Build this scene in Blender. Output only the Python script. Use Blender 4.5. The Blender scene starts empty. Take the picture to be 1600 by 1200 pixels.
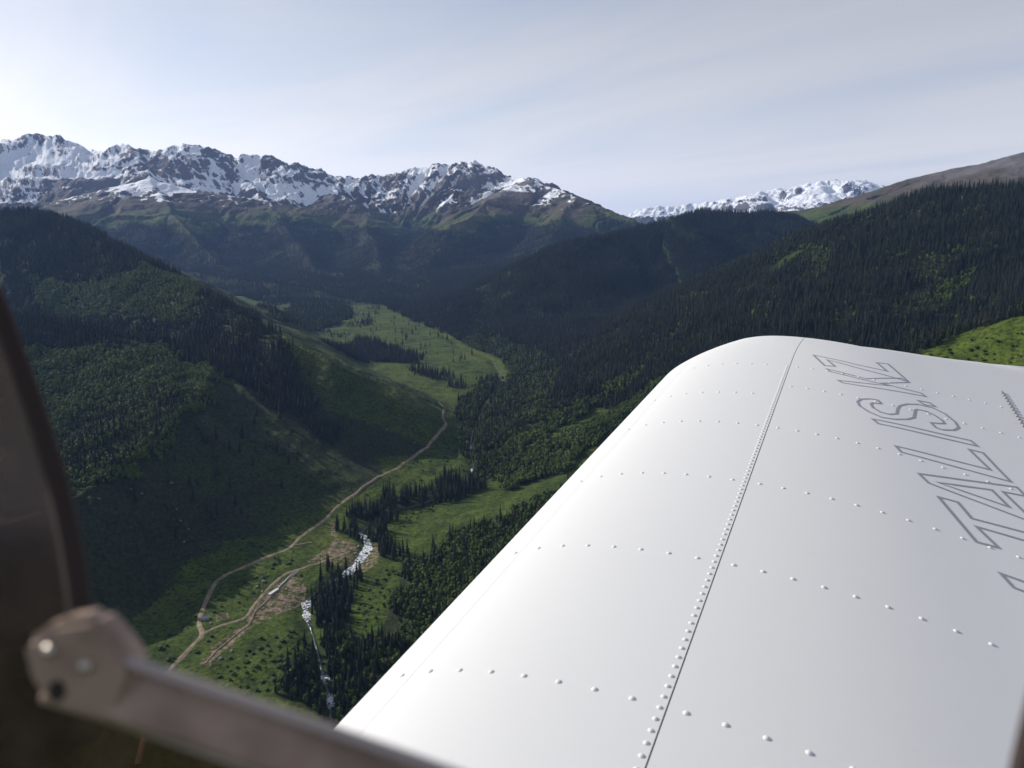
import bpy, bmesh, math, random
import numpy as np
from mathutils import Vector, Matrix

# ------------------------------------------------------------------ camera
scene = bpy.context.scene
C = scene.collection
R = math.radians
PITCH = R(10.37)
cam_d = bpy.data.cameras.new('camera')
cam_d.sensor_width = 36.0
cam_d.lens = 27.045                       # phone lens, 67 degrees across
cam_d.clip_start = 0.02
cam_d.clip_end = 60000
cam_d.dof.use_dof = True                  # a 2.6 mm phone aperture: only the frame at arm's length blurs
cam_d.dof.focus_distance = 3.2
cam_d.dof.aperture_fstop = 27.045 / 2.6
cam = bpy.data.objects.new('camera', cam_d)
C.objects.link(cam)
cam.rotation_euler = (math.pi / 2 - PITCH, 0, 0)
scene.camera = cam

# ------------------------------------------------------------------ sky and sun
SUN_AZ, SUN_EL = -61.0, 28.5              # left of the view and a little ahead
world = bpy.data.worlds.new('World')
scene.world = world
world.use_nodes = True
wt = world.node_tree
wt.nodes.clear()
def wn(t, **k):
    n = wt.nodes.new(t)
    for a, b in k.items(): setattr(n, a, b)
    return n
sky = wn('ShaderNodeTexSky', sky_type='NISHITA', sun_disc=False, sun_elevation=R(SUN_EL), sun_rotation=R(SUN_AZ),
         altitude=2200, air_density=1.0, dust_density=2.2, ozone_density=1.6)
geo = wn('ShaderNodeTexCoord')
sep = wn('ShaderNodeSeparateXYZ')
wt.links.new(geo.outputs['Generated'], sep.inputs[0])
def wm(op, a, b=None):
    n = wn('ShaderNodeMath', operation=op)
    for i, v in enumerate((a, b)):
        if v is None: continue
        if isinstance(v, (int, float)): n.inputs[i].default_value = v
        else: wt.links.new(v, n.inputs[i])
    return n.outputs[0]
zz = wm('ADD', wm('MAXIMUM', sep.outputs['Z'], 0.0), 0.06)     # high thin cloud sheet seen in perspective
px_, py_ = wm('DIVIDE', sep.outputs['X'], zz), wm('DIVIDE', sep.outputs['Y'], zz)
comb = wn('ShaderNodeCombineXYZ')
wt.links.new(px_, comb.inputs[0]); wt.links.new(py_, comb.inputs[1])
mp = wn('ShaderNodeMapping', vector_type='TEXTURE')
mp.inputs['Rotation'].default_value = (0, 0, R(128)); mp.inputs['Scale'].default_value = (2.6, 0.85, 1)
mp.inputs['Location'].default_value = (1.7, 0.35, 0)
wt.links.new(comb.outputs[0], mp.inputs['Vector'])
n1 = wn('ShaderNodeTexNoise'); n1.inputs['Scale'].default_value = 0.55; n1.inputs['Detail'].default_value = 5
n1.inputs['Roughness'].default_value = 0.55; n1.inputs['Distortion'].default_value = 0.6
wt.links.new(mp.outputs[0], n1.inputs['Vector'])
rp = wn('ShaderNodeValToRGB')
rp.color_ramp.elements[0].position = 0.31; rp.color_ramp.elements[0].color = (0.15, 0.15, 0.15, 1)
rp.color_ramp.elements[1].position = 0.72; rp.color_ramp.elements[1].color = (0.56, 0.56, 0.56, 1)
wt.links.new(n1.outputs['Fac'], rp.inputs[0])
tau = wm('DIVIDE', rp.outputs[0], zz)                          # the sheet looks denser the more obliquely one looks through it
veil = wm('SUBTRACT', 1.0, wm('POWER', 2.718, wm('MULTIPLY', tau, -1.0)))
# cirrus is lit by the same sky: pale, brighter where the air round the sun is brighter
bw = wn('ShaderNodeRGBToBW'); wt.links.new(sky.outputs[0], bw.inputs[0])
lum = wm('ADD', wm('MULTIPLY', bw.outputs[0], 1.05), 2.7)
cl = wn('ShaderNodeMixRGB', blend_type='MULTIPLY'); cl.inputs[0].default_value = 1
cl.inputs[1].default_value = (1.0, 0.972, 0.955, 1); wt.links.new(lum, cl.inputs[2])
mx = wn('ShaderNodeMixRGB'); wt.links.new(veil, mx.inputs[0])
wt.links.new(sky.outputs[0], mx.inputs[1]); wt.links.new(cl.outputs[0], mx.inputs[2])
bg = wn('ShaderNodeBackground'); bg.inputs['Strength'].default_value = 0.12
wt.links.new(mx.outputs[0], bg.inputs['Color'])
out = wn('ShaderNodeOutputWorld'); wt.links.new(bg.outputs[0], out.inputs['Surface'])

sun_d = bpy.data.lights.new('sun', 'SUN')
sun_d.energy = 5.0; sun_d.angle = R(0.53); sun_d.color = (1.0, 0.95, 0.87)
sun = bpy.data.objects.new('sun', sun_d); C.objects.link(sun)
sdir = Vector((math.sin(R(SUN_AZ)) * math.cos(R(SUN_EL)), math.cos(R(SUN_AZ)) * math.cos(R(SUN_EL)), math.sin(R(SUN_EL))))
sun.rotation_euler = (-sdir).to_track_quat('-Z', 'Y').to_euler()
vs = scene.view_settings
vs.view_transform = 'Standard'; vs.look = 'None'; vs.exposure = 0.12; vs.gamma = 1.0; vs.use_curve_mapping = False
cy = scene.cycles
cy.max_bounces = 5; cy.diffuse_bounces = 2; cy.glossy_bounces = 2; cy.transmission_bounces = 4; cy.volume_bounces = 0
cy.transparent_max_bounces = 8; cy.use_denoising = True; cy.caustics_reflective = False; cy.caustics_refractive = False

# ------------------------------------------------------------------ helpers
def tag(o, label=None, cat=None, group=None, kind=None):
    if label: o['label'] = label
    if cat: o['category'] = cat
    if group: o['group'] = group
    if kind: o['kind'] = kind
    return o
def link(name, me, parent=None, mat=None, smooth=False):
    o = bpy.data.objects.new(name, me); C.objects.link(o)
    if parent is not None: o.parent = parent
    if mat is not None and me is not None and not me.materials: me.materials.append(mat)
    if smooth: me.polygons.foreach_set('use_smooth', np.ones(len(me.polygons), bool))
    return o
def empty(name, loc=(0, 0, 0), rz=0.0):
    o = bpy.data.objects.new(name, None); C.objects.link(o)
    o.location = loc; o.rotation_euler = (0, 0, rz); o.empty_display_size = 0.1
    return o
def pydata(name, v, f):
    me = bpy.data.meshes.new(name); me.from_pydata([tuple(map(float, p)) for p in v], [], f); me.update()
    return me
class NT:                                  # a small material builder
    def __init__(s, name):
        s.m = bpy.data.materials.new(name); s.m.use_nodes = True; s.t = s.m.node_tree; s.t.nodes.clear()
        s.o = s.t.nodes.new('ShaderNodeOutputMaterial')
    def n(s, t, ins=None, **k):
        n = s.t.nodes.new(t)
        for a, b in k.items(): setattr(n, a, b)
        for a, b in (ins or {}).items(): s.put(n.inputs[a], b)
        return n
    def put(s, sock, v):
        if isinstance(v, bpy.types.NodeSocket): s.t.links.new(v, sock)
        elif isinstance(v, (tuple, list)) and len(v) == 3 and sock.type == 'RGBA': sock.default_value = (*v, 1)
        else: sock.default_value = v
    def math(s, op, a, b=0.0, clamp=False):
        return s.n('ShaderNodeMath', {0: a, 1: b}, operation=op, use_clamp=clamp).outputs[0]
    def mix(s, f, a, b, bt='MIX'):
        return s.n('ShaderNodeMixRGB', {0: f, 1: a, 2: b}, blend_type=bt).outputs[0]
    def noise(s, vec, scale, detail=4, rough=0.55, dist=0.0):
        return s.n('ShaderNodeTexNoise', {'Vector': vec, 'Scale': scale, 'Detail': detail, 'Roughness': rough, 'Distortion': dist}).outputs['Fac']
    def ramp(s, f, *st):
        r = s.n('ShaderNodeValToRGB', {0: f}); e = r.color_ramp.elements
        while len(e) < len(st): e.new(0.5)
        for x, (p, c) in zip(e, st):
            x.position = p; x.color = (*c, 1) if isinstance(c, (tuple, list)) else (c, c, c, 1)
        return r.outputs[0]
    def attr(s, name, t='GEOMETRY'): return s.n('ShaderNodeAttribute', attribute_name=name, attribute_type=t)
    def bsdf(s, col, rough=0.8, spec=0.3, metal=0.0, normal=None, **k):
        ins = {'Base Color': col, 'Roughness': rough, 'Specular IOR Level': spec, 'Metallic': metal}
        if normal is not None: ins['Normal'] = normal
        ins.update(k)
        return s.n('ShaderNodeBsdfPrincipled', ins).outputs[0]
    def done(s, sh): s.t.links.new(sh, s.o.inputs['Surface']); return s.m
def plain(name, col, rough=0.7, spec=0.3, metal=0.0, var=0.15, scale=3.0):
    q = NT(name); tc = q.n('ShaderNodeTexCoord').outputs['Object']
    nz = q.noise(tc, scale, 4)
    c = q.mix(nz, tuple(x * (1 - var) for x in col), tuple(min(1, x * (1 + var)) for x in col))
    return q.done(q.bsdf(c, rough, spec, metal))
# ------------------------------------------------------------------ the land: a height field in metres, the camera at 0,0,0
_rs = np.random.RandomState(7)
_perm = _rs.permutation(4096)
_ga = _rs.rand(4096) * 2 * np.pi
_GX, _GY = np.cos(_ga), np.sin(_ga)
def pn(x, y, seed=0):
    x = np.asarray(x, float); y = np.asarray(y, float)
    xi, yi = np.floor(x), np.floor(y); fx, fy = x - xi, y - yi
    xi = xi.astype(np.int64); yi = yi.astype(np.int64)
    def g(ix, iy, dx, dy):
        h = _perm[(_perm[(ix + seed * 131) & 4095] + iy) & 4095]
        return _GX[h] * dx + _GY[h] * dy
    u, v = fx * fx * fx * (fx * (fx * 6 - 15) + 10), fy * fy * fy * (fy * (fy * 6 - 15) + 10)
    a = g(xi, yi, fx, fy); b = g(xi + 1, yi, fx - 1, fy); c = g(xi, yi + 1, fx, fy - 1); d = g(xi + 1, yi + 1, fx - 1, fy - 1)
    return ((a + u * (b - a)) + v * ((c + u * (d - c)) - (a + u * (b - a)))) * 1.5
def fbm(x, y, seed=0, oct=4, rough=0.5):
    s, a, f = 0.0, 1.0, 1.0
    for i in range(oct): s = s + a * pn(x * f, y * f, seed + i); a *= rough; f *= 2.03
    return s
def ridged(x, y, seed=0, oct=4, rough=0.55):
    s, a, f, w = 0.0, 1.0, 1.0, 0.0
    for i in range(oct): s = s + a * (1 - 2 * np.abs(pn(x * f, y * f, seed + i))); w += a; a *= rough; f *= 2.07
    return s / w
def smax(a, b, k):
    h = np.clip(0.5 + 0.5 * (a - b) / k, 0, 1)
    return b + (a - b) * h + k * h * (1 - h)
# each ridge: name, crest points (x, y, z), slope left / right of its direction, smoothing, gully size (amplitude, spacing), crest jag
RIDGES = [
    ('mountain_range', [[-6459.4, 7600.0, 839.5], [-5614.4, 7600.0, 780.6], [-4805.4, 7500.0, 874.7], [-4672.0, 7700.0, 1028.2], [-4458.1, 7700.0, 1016.4], [-4138.6, 7500.0, 932.5], [-3843.8, 7400.0, 828.8], [-3552.4, 7400.0, 903.0], [-3290.2, 7400.0, 851.6], [-2959.9, 7400.0, 908.6], [-2756.7, 7400.0, 851.6], [-2602.2, 7400.0, 765.8], [-2344.7, 7400.0, 800.2], [-2052.8, 7300.0, 727.2], [-1849.7, 7300.0, 681.8], [-1618.1, 7300.0, 602.2], [-1252.2, 7400.0, 622.0], [-982.4, 7400.0, 679.6], [-654.2, 7400.0, 725.7], [-340.2, 7300.0, 727.2], [-220.1, 7200.0, 661.3], [-45.8, 7100.0, 580.1], [200.4, 7100.0, 563.5], [401.7, 6900.0, 450.3]], 0.66, 0.66, 14, 105, 230, 32),
    ('mountain_range', [[-340.2, 7300.0, 727.2], [-445.8, 6900.0, 493.6], [-580.4, 6500.0, 285.7]], 0.7, 0.7, 12, 75, 170, 24),
    ('mountain_range', [[-2756.7, 7400.0, 851.6], [-2371.0, 7000.0, 555.5], [-2003.0, 6500.0, 321.7]], 0.7, 0.7, 12, 75, 170, 24),
    ('mountain_range', [[-3552.4, 7400.0, 903.0], [-3191.3, 6900.0, 644.5], [-2870.6, 6300.0, 500.0]], 0.7, 0.7, 12, 75, 170, 24),
    ('mountain_range', [[-1849.7, 7300.0, 681.8], [-1506.8, 6900.0, 439.4], [-1214.5, 6500.0, 259.9]], 0.7, 0.7, 12, 75, 170, 24),
    ('mountain_range', [[-5036.7, 6200.0, 247.9], [-3606.9, 6000.0, 239.9], [-3206.0, 6100.0, 398.1], [-2817.2, 6150.0, 488.1], [-2465.5, 6100.0, 407.6], [-1961.1, 6050.0, 323.3], [-1558.6, 6000.0, 263.7], [-1122.4, 6000.0, 201.8]], 0.45, 0.42, 30, 70, 330, 8),
    ('mountain_range', [[-2817.2, 6150.0, 488.1], [-2368.1, 5500.0, 219.9], [-1851.7, 4800.0, -77.3], [-1422.2, 4300.0, -244.7], [-1119.3, 3750.0, -269.0]], 0.5, 0.5, 30, 50, 300, 4),
    ('mountain_range', [[-1122.4, 6000.0, 201.8], [-914.9, 5200.0, 0.2], [-726.6, 4400.0, -214.3], [-582.7, 3700.0, -259.3]], 0.5, 0.5, 30, 50, 250, 4),
    ('mountain_range', [[-1863.8, 6050.0, 309.0], [-1542.1, 5400.0, 86.9], [-1113.0, 4500.0, -182.3], [-869.8, 3750.0, -250.4]], 0.5, 0.5, 30, 50, 260, 4),
    ('mountain_range', [[-45.8, 7100.0, 580.1], [183.6, 6500.0, 495.5], [361.0, 6200.0, 404.6], [601.1, 5700.0, 273.1], [798.0, 5300.0, 157.2], [962.4, 4900.0, 0.2]], 0.5, 0.45, 25, 70, 300, 12),
    ('mountain_range', [[42.0, 6500.0, 475.2], [-188.1, 5800.0, 287.0], [-402.8, 5200.0, 104.4], [-500.1, 4500.0, -145.6], [-358.1, 3600.0, -252.3]], 0.5, 0.5, 25, 55, 260, 5),
    ('mountain_range', [[477.8, 5900.0, 338.6], [245.1, 5000.0, 40.4], [0.0, 4300.0, -209.4], [-143.1, 3450.0, -264.6]], 0.5, 0.5, 25, 50, 260, 4),
    ('distant_snow_range', [[936.3, 11500.0, 322.7], [1683.6, 11500.0, 386.8], [1978.8, 11500.0, 514.6], [2518.7, 11500.0, 551.0], [2976.5, 11300.0, 595.0], [3469.3, 11000.0, 709.2], [3840.2, 11000.0, 752.4], [4182.0, 10800.0, 840.2], [4704.7, 10800.0, 840.2], [5165.3, 10800.0, 755.6], [5677.9, 10800.0, 687.8], [7008.6, 10800.0, 517.4]], 0.55, 0.55, 18, 120, 260, 24),
    ('alpine_hill', [[1606.4, 5200.0, 187.3], [1867.9, 5000.0, 207.9], [2119.6, 4800.0, 260.3], [2307.5, 4600.0, 365.1], [2470.0, 4500.0, 406.3], [2634.1, 4400.0, 434.9], [2757.9, 4300.0, 478.3], [3187.7, 4200.0, 544.8], [3667.2, 4000.0, 564.8]], 0.38, 0.34, 60, 22, 420, 3),
    ('forest_ridge', [[1763.7, 4000.0, 33.3], [1556.5, 3900.0, 85.1], [1358.9, 3800.0, 127.9], [1201.4, 3700.0, 147.6], [1037.5, 3650.0, 136.7], [876.5, 3600.0, 148.9], [739.6, 3500.0, 116.6], [554.2, 3400.0, 61.4], [404.0, 3300.0, 32.8], [261.4, 3200.0, 16.0], [180.7, 3150.0, -35.2], [50.3, 3050.0, -146.0], [-96.2, 2900.0, -221.2], [-229.2, 2750.0, -286.9], [-291.2, 2680.0, -320.6]], 0.52, 0.5, 30, 34, 260, 4),
    ('left_spur', [[-3202.9, 3600.0, 229.3], [-2356.1, 4400.0, -160.3], [-1730.0, 4200.0, -153.0], [-1321.0, 4000.0, -194.8], [-1005.5, 3800.0, -216.2], [-726.1, 3500.0, -268.4]], 0.5, 0.4, 25, 26, 220, 2),
    ('meadow_ramp', [[-1498.6, 3300.0, -160.7], [-961.1, 2750.0, -252.0], [-684.7, 2480.0, -302.0], [-450.1, 2230.0, -337.5], [-272.9, 2020.0, -352.3], [-177.0, 1900.0, -359.1]], 0.25, 0.22, 30, 10, 250, 0),
    ('left_hill', [[-3136.1, 2600.0, 231.9], [-2313.2, 2600.0, 150.6], [-1656.3, 2550.0, 95.1], [-1511.3, 2500.0, 100.8], [-1394.0, 2450.0, 75.2], [-1191.7, 2280.0, 10.7], [-1025.7, 2120.0, -38.9], [-858.5, 1930.0, -83.7], [-687.6, 1730.0, -125.4], [-548.7, 1570.0, -154.7], [-442.5, 1470.0, -181.6], [-334.3, 1420.0, -217.5], [-287.5, 1450.0, -247.0], [-244.5, 1520.0, -287.3], [-201.4, 1580.0, -330.1], [-153.8, 1640.0, -374.0]], 0.5, 0.84, 10, 12, 120, 2),
    ('left_hill', [[-2033.3, 1900.0, -61.5], [-1306.2, 1750.0, -128.4], [-894.4, 1600.0, -170.7], [-682.0, 1480.0, -192.7], [-542.3, 1370.0, -217.9]], 0.5, 0.3, 20, 14, 140, 2),
    ('left_hill', [[-682.0, 1480.0, -192.7], [-542.3, 1370.0, -217.9], [-465.7, 1310.0, -245.4], [-385.3, 1255.0, -289.5], [-313.3, 1215.0, -333.8], [-246.1, 1185.0, -371.1]], 0.62, 0.9, 9, 14, 75, 1),
    ('left_hill', [[-542.3, 1370.0, -217.9], [-500.1, 1230.0, -235.7], [-494.7, 1140.0, -248.1], [-494.6, 1020.0, -271.2], [-498.5, 900.0, -283.5], [-516.4, 800.0, -288.3], [-553.9, 700.0, -284.5]], 0.9, 0.3, 12, 18, 75, 1),
    ('left_hill', [[-2033.3, 1900.0, -61.5], [-1395.4, 1200.0, -98.0], [-805.0, 860.0, -187.1], [-721.4, 600.0, -162.2]], 0.66, 0.7, 25, 16, 120, 1),
    ('right_hill', [[2171.2, 1500.0, 127.4], [1592.7, 1650.0, 139.1], [1362.2, 1780.0, 137.4], [1194.3, 1850.0, 126.0], [1074.2, 1900.0, 120.9], [998.0, 1930.0, 118.5], [951.9, 1960.0, 102.1], [889.1, 1990.0, 64.6], [823.5, 2020.0, 25.6], [759.2, 2060.0, -23.2], [688.2, 2090.0, -82.6], [607.8, 2100.0, -134.5], [505.7, 2100.0, -180.2], [345.4, 2070.0, -229.8], [168.7, 2010.0, -287.1], [-32.2, 1905.0, -348.6]], 0.5, 0.42, 22, 30, 210, 4),
    ('right_hill', [[649.2, 2060.0, -151.2], [460.4, 1900.0, -218.6], [292.8, 1740.0, -266.3], [133.1, 1570.0, -311.7], [37.6, 1470.0, -339.1], [-63.6, 1345.0, -369.5]], 0.42, 0.42, 12, 12, 120, 0),
    ('right_hill', [[831.4, 1900.0, -92.5], [585.8, 1750.0, -216.0], [391.8, 1600.0, -279.1], [217.8, 1420.0, -321.4], [89.3, 1300.0, -351.4], [-31.0, 1195.0, -378.6]], 0.42, 0.4, 12, 12, 120, 0),
    ('right_hill', [[368.8, 2000.0, -263.7], [190.2, 1880.0, -311.8], [59.7, 1760.0, -352.4]], 0.4, 0.4, 15, 8, 120, 0),
    ('right_hill', [[1019.1, 700.0, 44.6], [706.3, 780.0, -25.2], [572.8, 860.0, -81.7], [521.0, 890.0, -106.1], [492.2, 930.0, -135.2], [382.9, 900.0, -195.8]], 0.55, 0.58, 25, 10, 120, 0)]
RIVER = np.array([[-260.0, -4000.0], [-240.0, 0.0], [-190.0, 350.0], [-137.8, 574.0], [-158.9, 620.5], [-173.7, 651.7], [-190.5, 695.8], [-207.2, 736.8], [-220.1, 766.2], [-225.5, 789.3], [-219.5, 822.6], [-200.6, 853.8], [-191.6, 876.9], [-186.7, 908.5], [-186.3, 945.9], [-197.7, 980.1], [-181.9, 1041.7], [-132.0, 1082.7], [-79.9, 1151.7], [-63.9, 1232.4], [-75.6, 1354.4], [-71.6, 1524.8], [-55.2, 1711.0], [-21.1, 1916.3], [-55.1, 2184.1], [-160.4, 2391.5], [-242.8, 2640.6], [-394.8, 3163.7], [-531.2, 3557.1], [-900.0, 6000.0], [-900.0, 20000.0]])
def river_x(y): return np.interp(y, RIVER[:, 1], RIVER[:, 0])
def floor_z(y): return -400 + 0.045 * (np.minimum(y, 4500) - 600) + 0.05 * np.clip(y - 3700, 0, 1500)
def tent(x, y, pts, sl, sr):
    best = np.full(x.shape, -1e9); along = np.zeros(x.shape); dist = np.zeros(x.shape); side = np.zeros(x.shape); acc = 0.0
    for (ax, ay, az), (bx, by, bz) in zip(pts[:-1], pts[1:]):
        dx, dy = bx - ax, by - ay; L2 = dx * dx + dy * dy; L = math.sqrt(L2)
        t = np.clip(((x - ax) * dx + (y - ay) * dy) / L2, 0, 1)
        ex, ey = x - ax - t * dx, y - ay - t * dy
        d = np.hypot(ex, ey); cr = (dx * ey - dy * ex)
        w = np.clip(0.5 + 0.5 * cr / (L * np.maximum(d, 1e-6)), 0, 1)
        h = az + t * (bz - az) - (sr + (sl - sr) * w) * d
        m = h > best
        best = np.where(m, h, best); along = np.where(m, acc + t * L, along); dist = np.where(m, d, dist); side = np.where(m, cr / L, side)
        acc += L
    return best, along, dist, side
def height(x, y, full=False):
    x = np.asarray(x, float).ravel(); y = np.asarray(y, float).ravel()
    wx = 38 * fbm(x / 420, y / 420, 11, 3); wy = 38 * fbm(x / 420 + 9, y / 420, 21, 3)
    near = np.clip((np.hypot(x, y) - 300) / 900, 0.25, 1)
    dxr = x - river_x(y)
    z = floor_z(y) + 0.12 * np.clip(dxr - 40, 0, 900) + 0.02 * np.clip(-dxr - 60, 0, 2000)
    z = z + 2.6 * fbm(x / 60, y / 60, 31, 4) * np.clip(np.abs(dxr) / 60, 0.3, 1) + 5.0 * pn(x / 190, y / 190, 35)
    z = z - 4.5 * np.exp(-(dxr / 14) ** 2)
    reg = np.zeros(x.shape, int); gul = np.zeros(x.shape); zf = z.copy()
    for i, (name, pts, sl, sr, k, gamp, gsp, jag) in enumerate(RIDGES):
        P = np.array(pts); smin = min(sl, sr)
        rad = (P[:, 2].max() + 430) / smin + 300
        m = (x > P[:, 0].min() - rad) & (x < P[:, 0].max() + rad) & (y > P[:, 1].min() - rad) & (y < P[:, 1].max() + rad)
        if not m.any(): continue
        xs, ys = x[m] + wx[m] * min(1, gsp / 200), y[m] + wy[m] * min(1, gsp / 200)
        h, al, d, sd = tent(xs, ys, pts, sl, sr)
        g = ridged(al / gsp + 0.35 * pn(d / 160, al / 300, 41 + i), d / (gsp * 5.0) + 3.3 * i + np.sign(sd) * 7, 50 + i, 4)
        h = h + gamp * (g - 0.25) * np.clip(d / (gsp * 0.8), 0.0, 1)
        if jag > 10:                                           # fine chutes and ribs on the rock faces
            g2 = ridged(al / 64 + 0.8 * g + 0.5 * pn(d / 90, al / 120, 43), d / 420 + 1.7 * i, 58, 3, 0.6)
            h = h + 20 * (g2 - 0.3) * np.clip(d / 50, 0.1, 1); g = g + 0.70 * (g2 - 0.45)
        if jag > 0: h = h + jag * (1.0 * pn(al / 190, 0.5 + i, 61) + 0.65 * np.abs(pn(al / 70, 2.5 + i, 62)) + 0.35 * pn(al / 28, 3.5 + i, 64)) * np.exp(-d / 160) \
                        + jag * 0.55 * fbm(xs / 95, ys / 95, 63, 4, 0.58) \
                        + jag * 0.9 * (ridged(xs / 230, ys / 230, 66, 5, 0.6) - 0.35) * np.clip(d / 120, 0.15, 1)
        h = h + 5.0 * fbm(xs / 90, ys / 90, 71, 4) * np.clip(d / 60, 0.2, 1)
        zo = z[m]; zn = smax(h, zo, k)
        r = reg[m]; r[h > zo] = i + 1; reg[m] = r
        gg = gul[m]; gg[h > zo] = g[h > zo]; gul[m] = gg
        z[m] = zn
    if full: return z, reg, gul, zf
    return z
# polar sheet of cells, finest where one looks, right round the horizon
TH = np.concatenate([np.linspace(-180, -90, 14)[:-1], np.linspace(-90, -40, 40)[:-1], np.linspace(-40, 40, 1000), np.linspace(40, 90, 40)[1:], np.linspace(90, 180, 14)[1:]]) * np.pi / 180
RR = np.concatenate([[30, 60, 90], np.geomspace(120, 420, 45)[:-1], np.geomspace(420, 3600, 520)[:-1], np.linspace(3600, 7900, 330)[:-1], np.linspace(7900, 10200, 40)[:-1], np.linspace(10200, 12000, 70)[:-1], np.geomspace(12000, 30000, 12)])
NT_, NR_ = len(TH), len(RR)
rr, tt = np.meshgrid(RR, TH, indexing='ij')
GXX, GYY = rr * np.sin(tt), rr * np.cos(tt)
zz_, reg_, gul_, zfl_ = height(GXX, GYY, True)
GZ = zz_.reshape(NR_, NT_); REG = reg_.reshape(NR_, NT_); GUL = gul_.reshape(NR_, NT_); ABOVE = GZ - zfl_.reshape(NR_, NT_)
far = np.clip((rr - 12500) / 9000, 0, 1); GZ = GZ * (1 - far) + far * (-150)
P3 = np.stack([GXX, GYY, GZ], -1)
e1 = np.gradient(P3, axis=0); e2 = np.gradient(P3, axis=1)
NRM = np.cross(e2, e1); NRM /= np.maximum(np.linalg.norm(NRM, axis=-1, keepdims=True), 1e-9); NRM *= np.sign(NRM[..., 2:3])
def grid_sample(A, x, y):
    r = np.hypot(x, y); t = np.arctan2(x, y)
    i = np.clip(np.searchsorted(RR, r) - 1, 0, NR_ - 2); j = np.clip(np.searchsorted(TH, t) - 1, 0, NT_ - 2)
    a = np.clip((r - RR[i]) / (RR[i + 1] - RR[i]), 0, 1); b = np.clip((t - TH[j]) / (TH[j + 1] - TH[j]), 0, 1)
    if A.ndim == 3: a = a[..., None]; b = b[..., None]
    return (A[i, j] * (1 - a) + A[i + 1, j] * a) * (1 - b) + (A[i, j + 1] * (1 - a) + A[i + 1, j + 1] * a) * b
def ground(x, y): return grid_sample(GZ, np.asarray(x, float), np.asarray(y, float))
VIEW = np.maximum.accumulate(GZ / rr, axis=0)          # skyline so far along each bearing
def in_poly(x, y, poly):
    x = np.asarray(x); y = np.asarray(y); c = np.zeros(x.shape, bool); n = len(poly)
    for k in range(n):
        (x1, y1), (x2, y2) = poly[k], poly[(k + 1) % n]
        if y1 == y2: continue
        c ^= ((y1 > y) != (y2 > y)) & (x < (x2 - x1) * (y - y1) / (y2 - y1) + x1)
    return c
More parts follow.
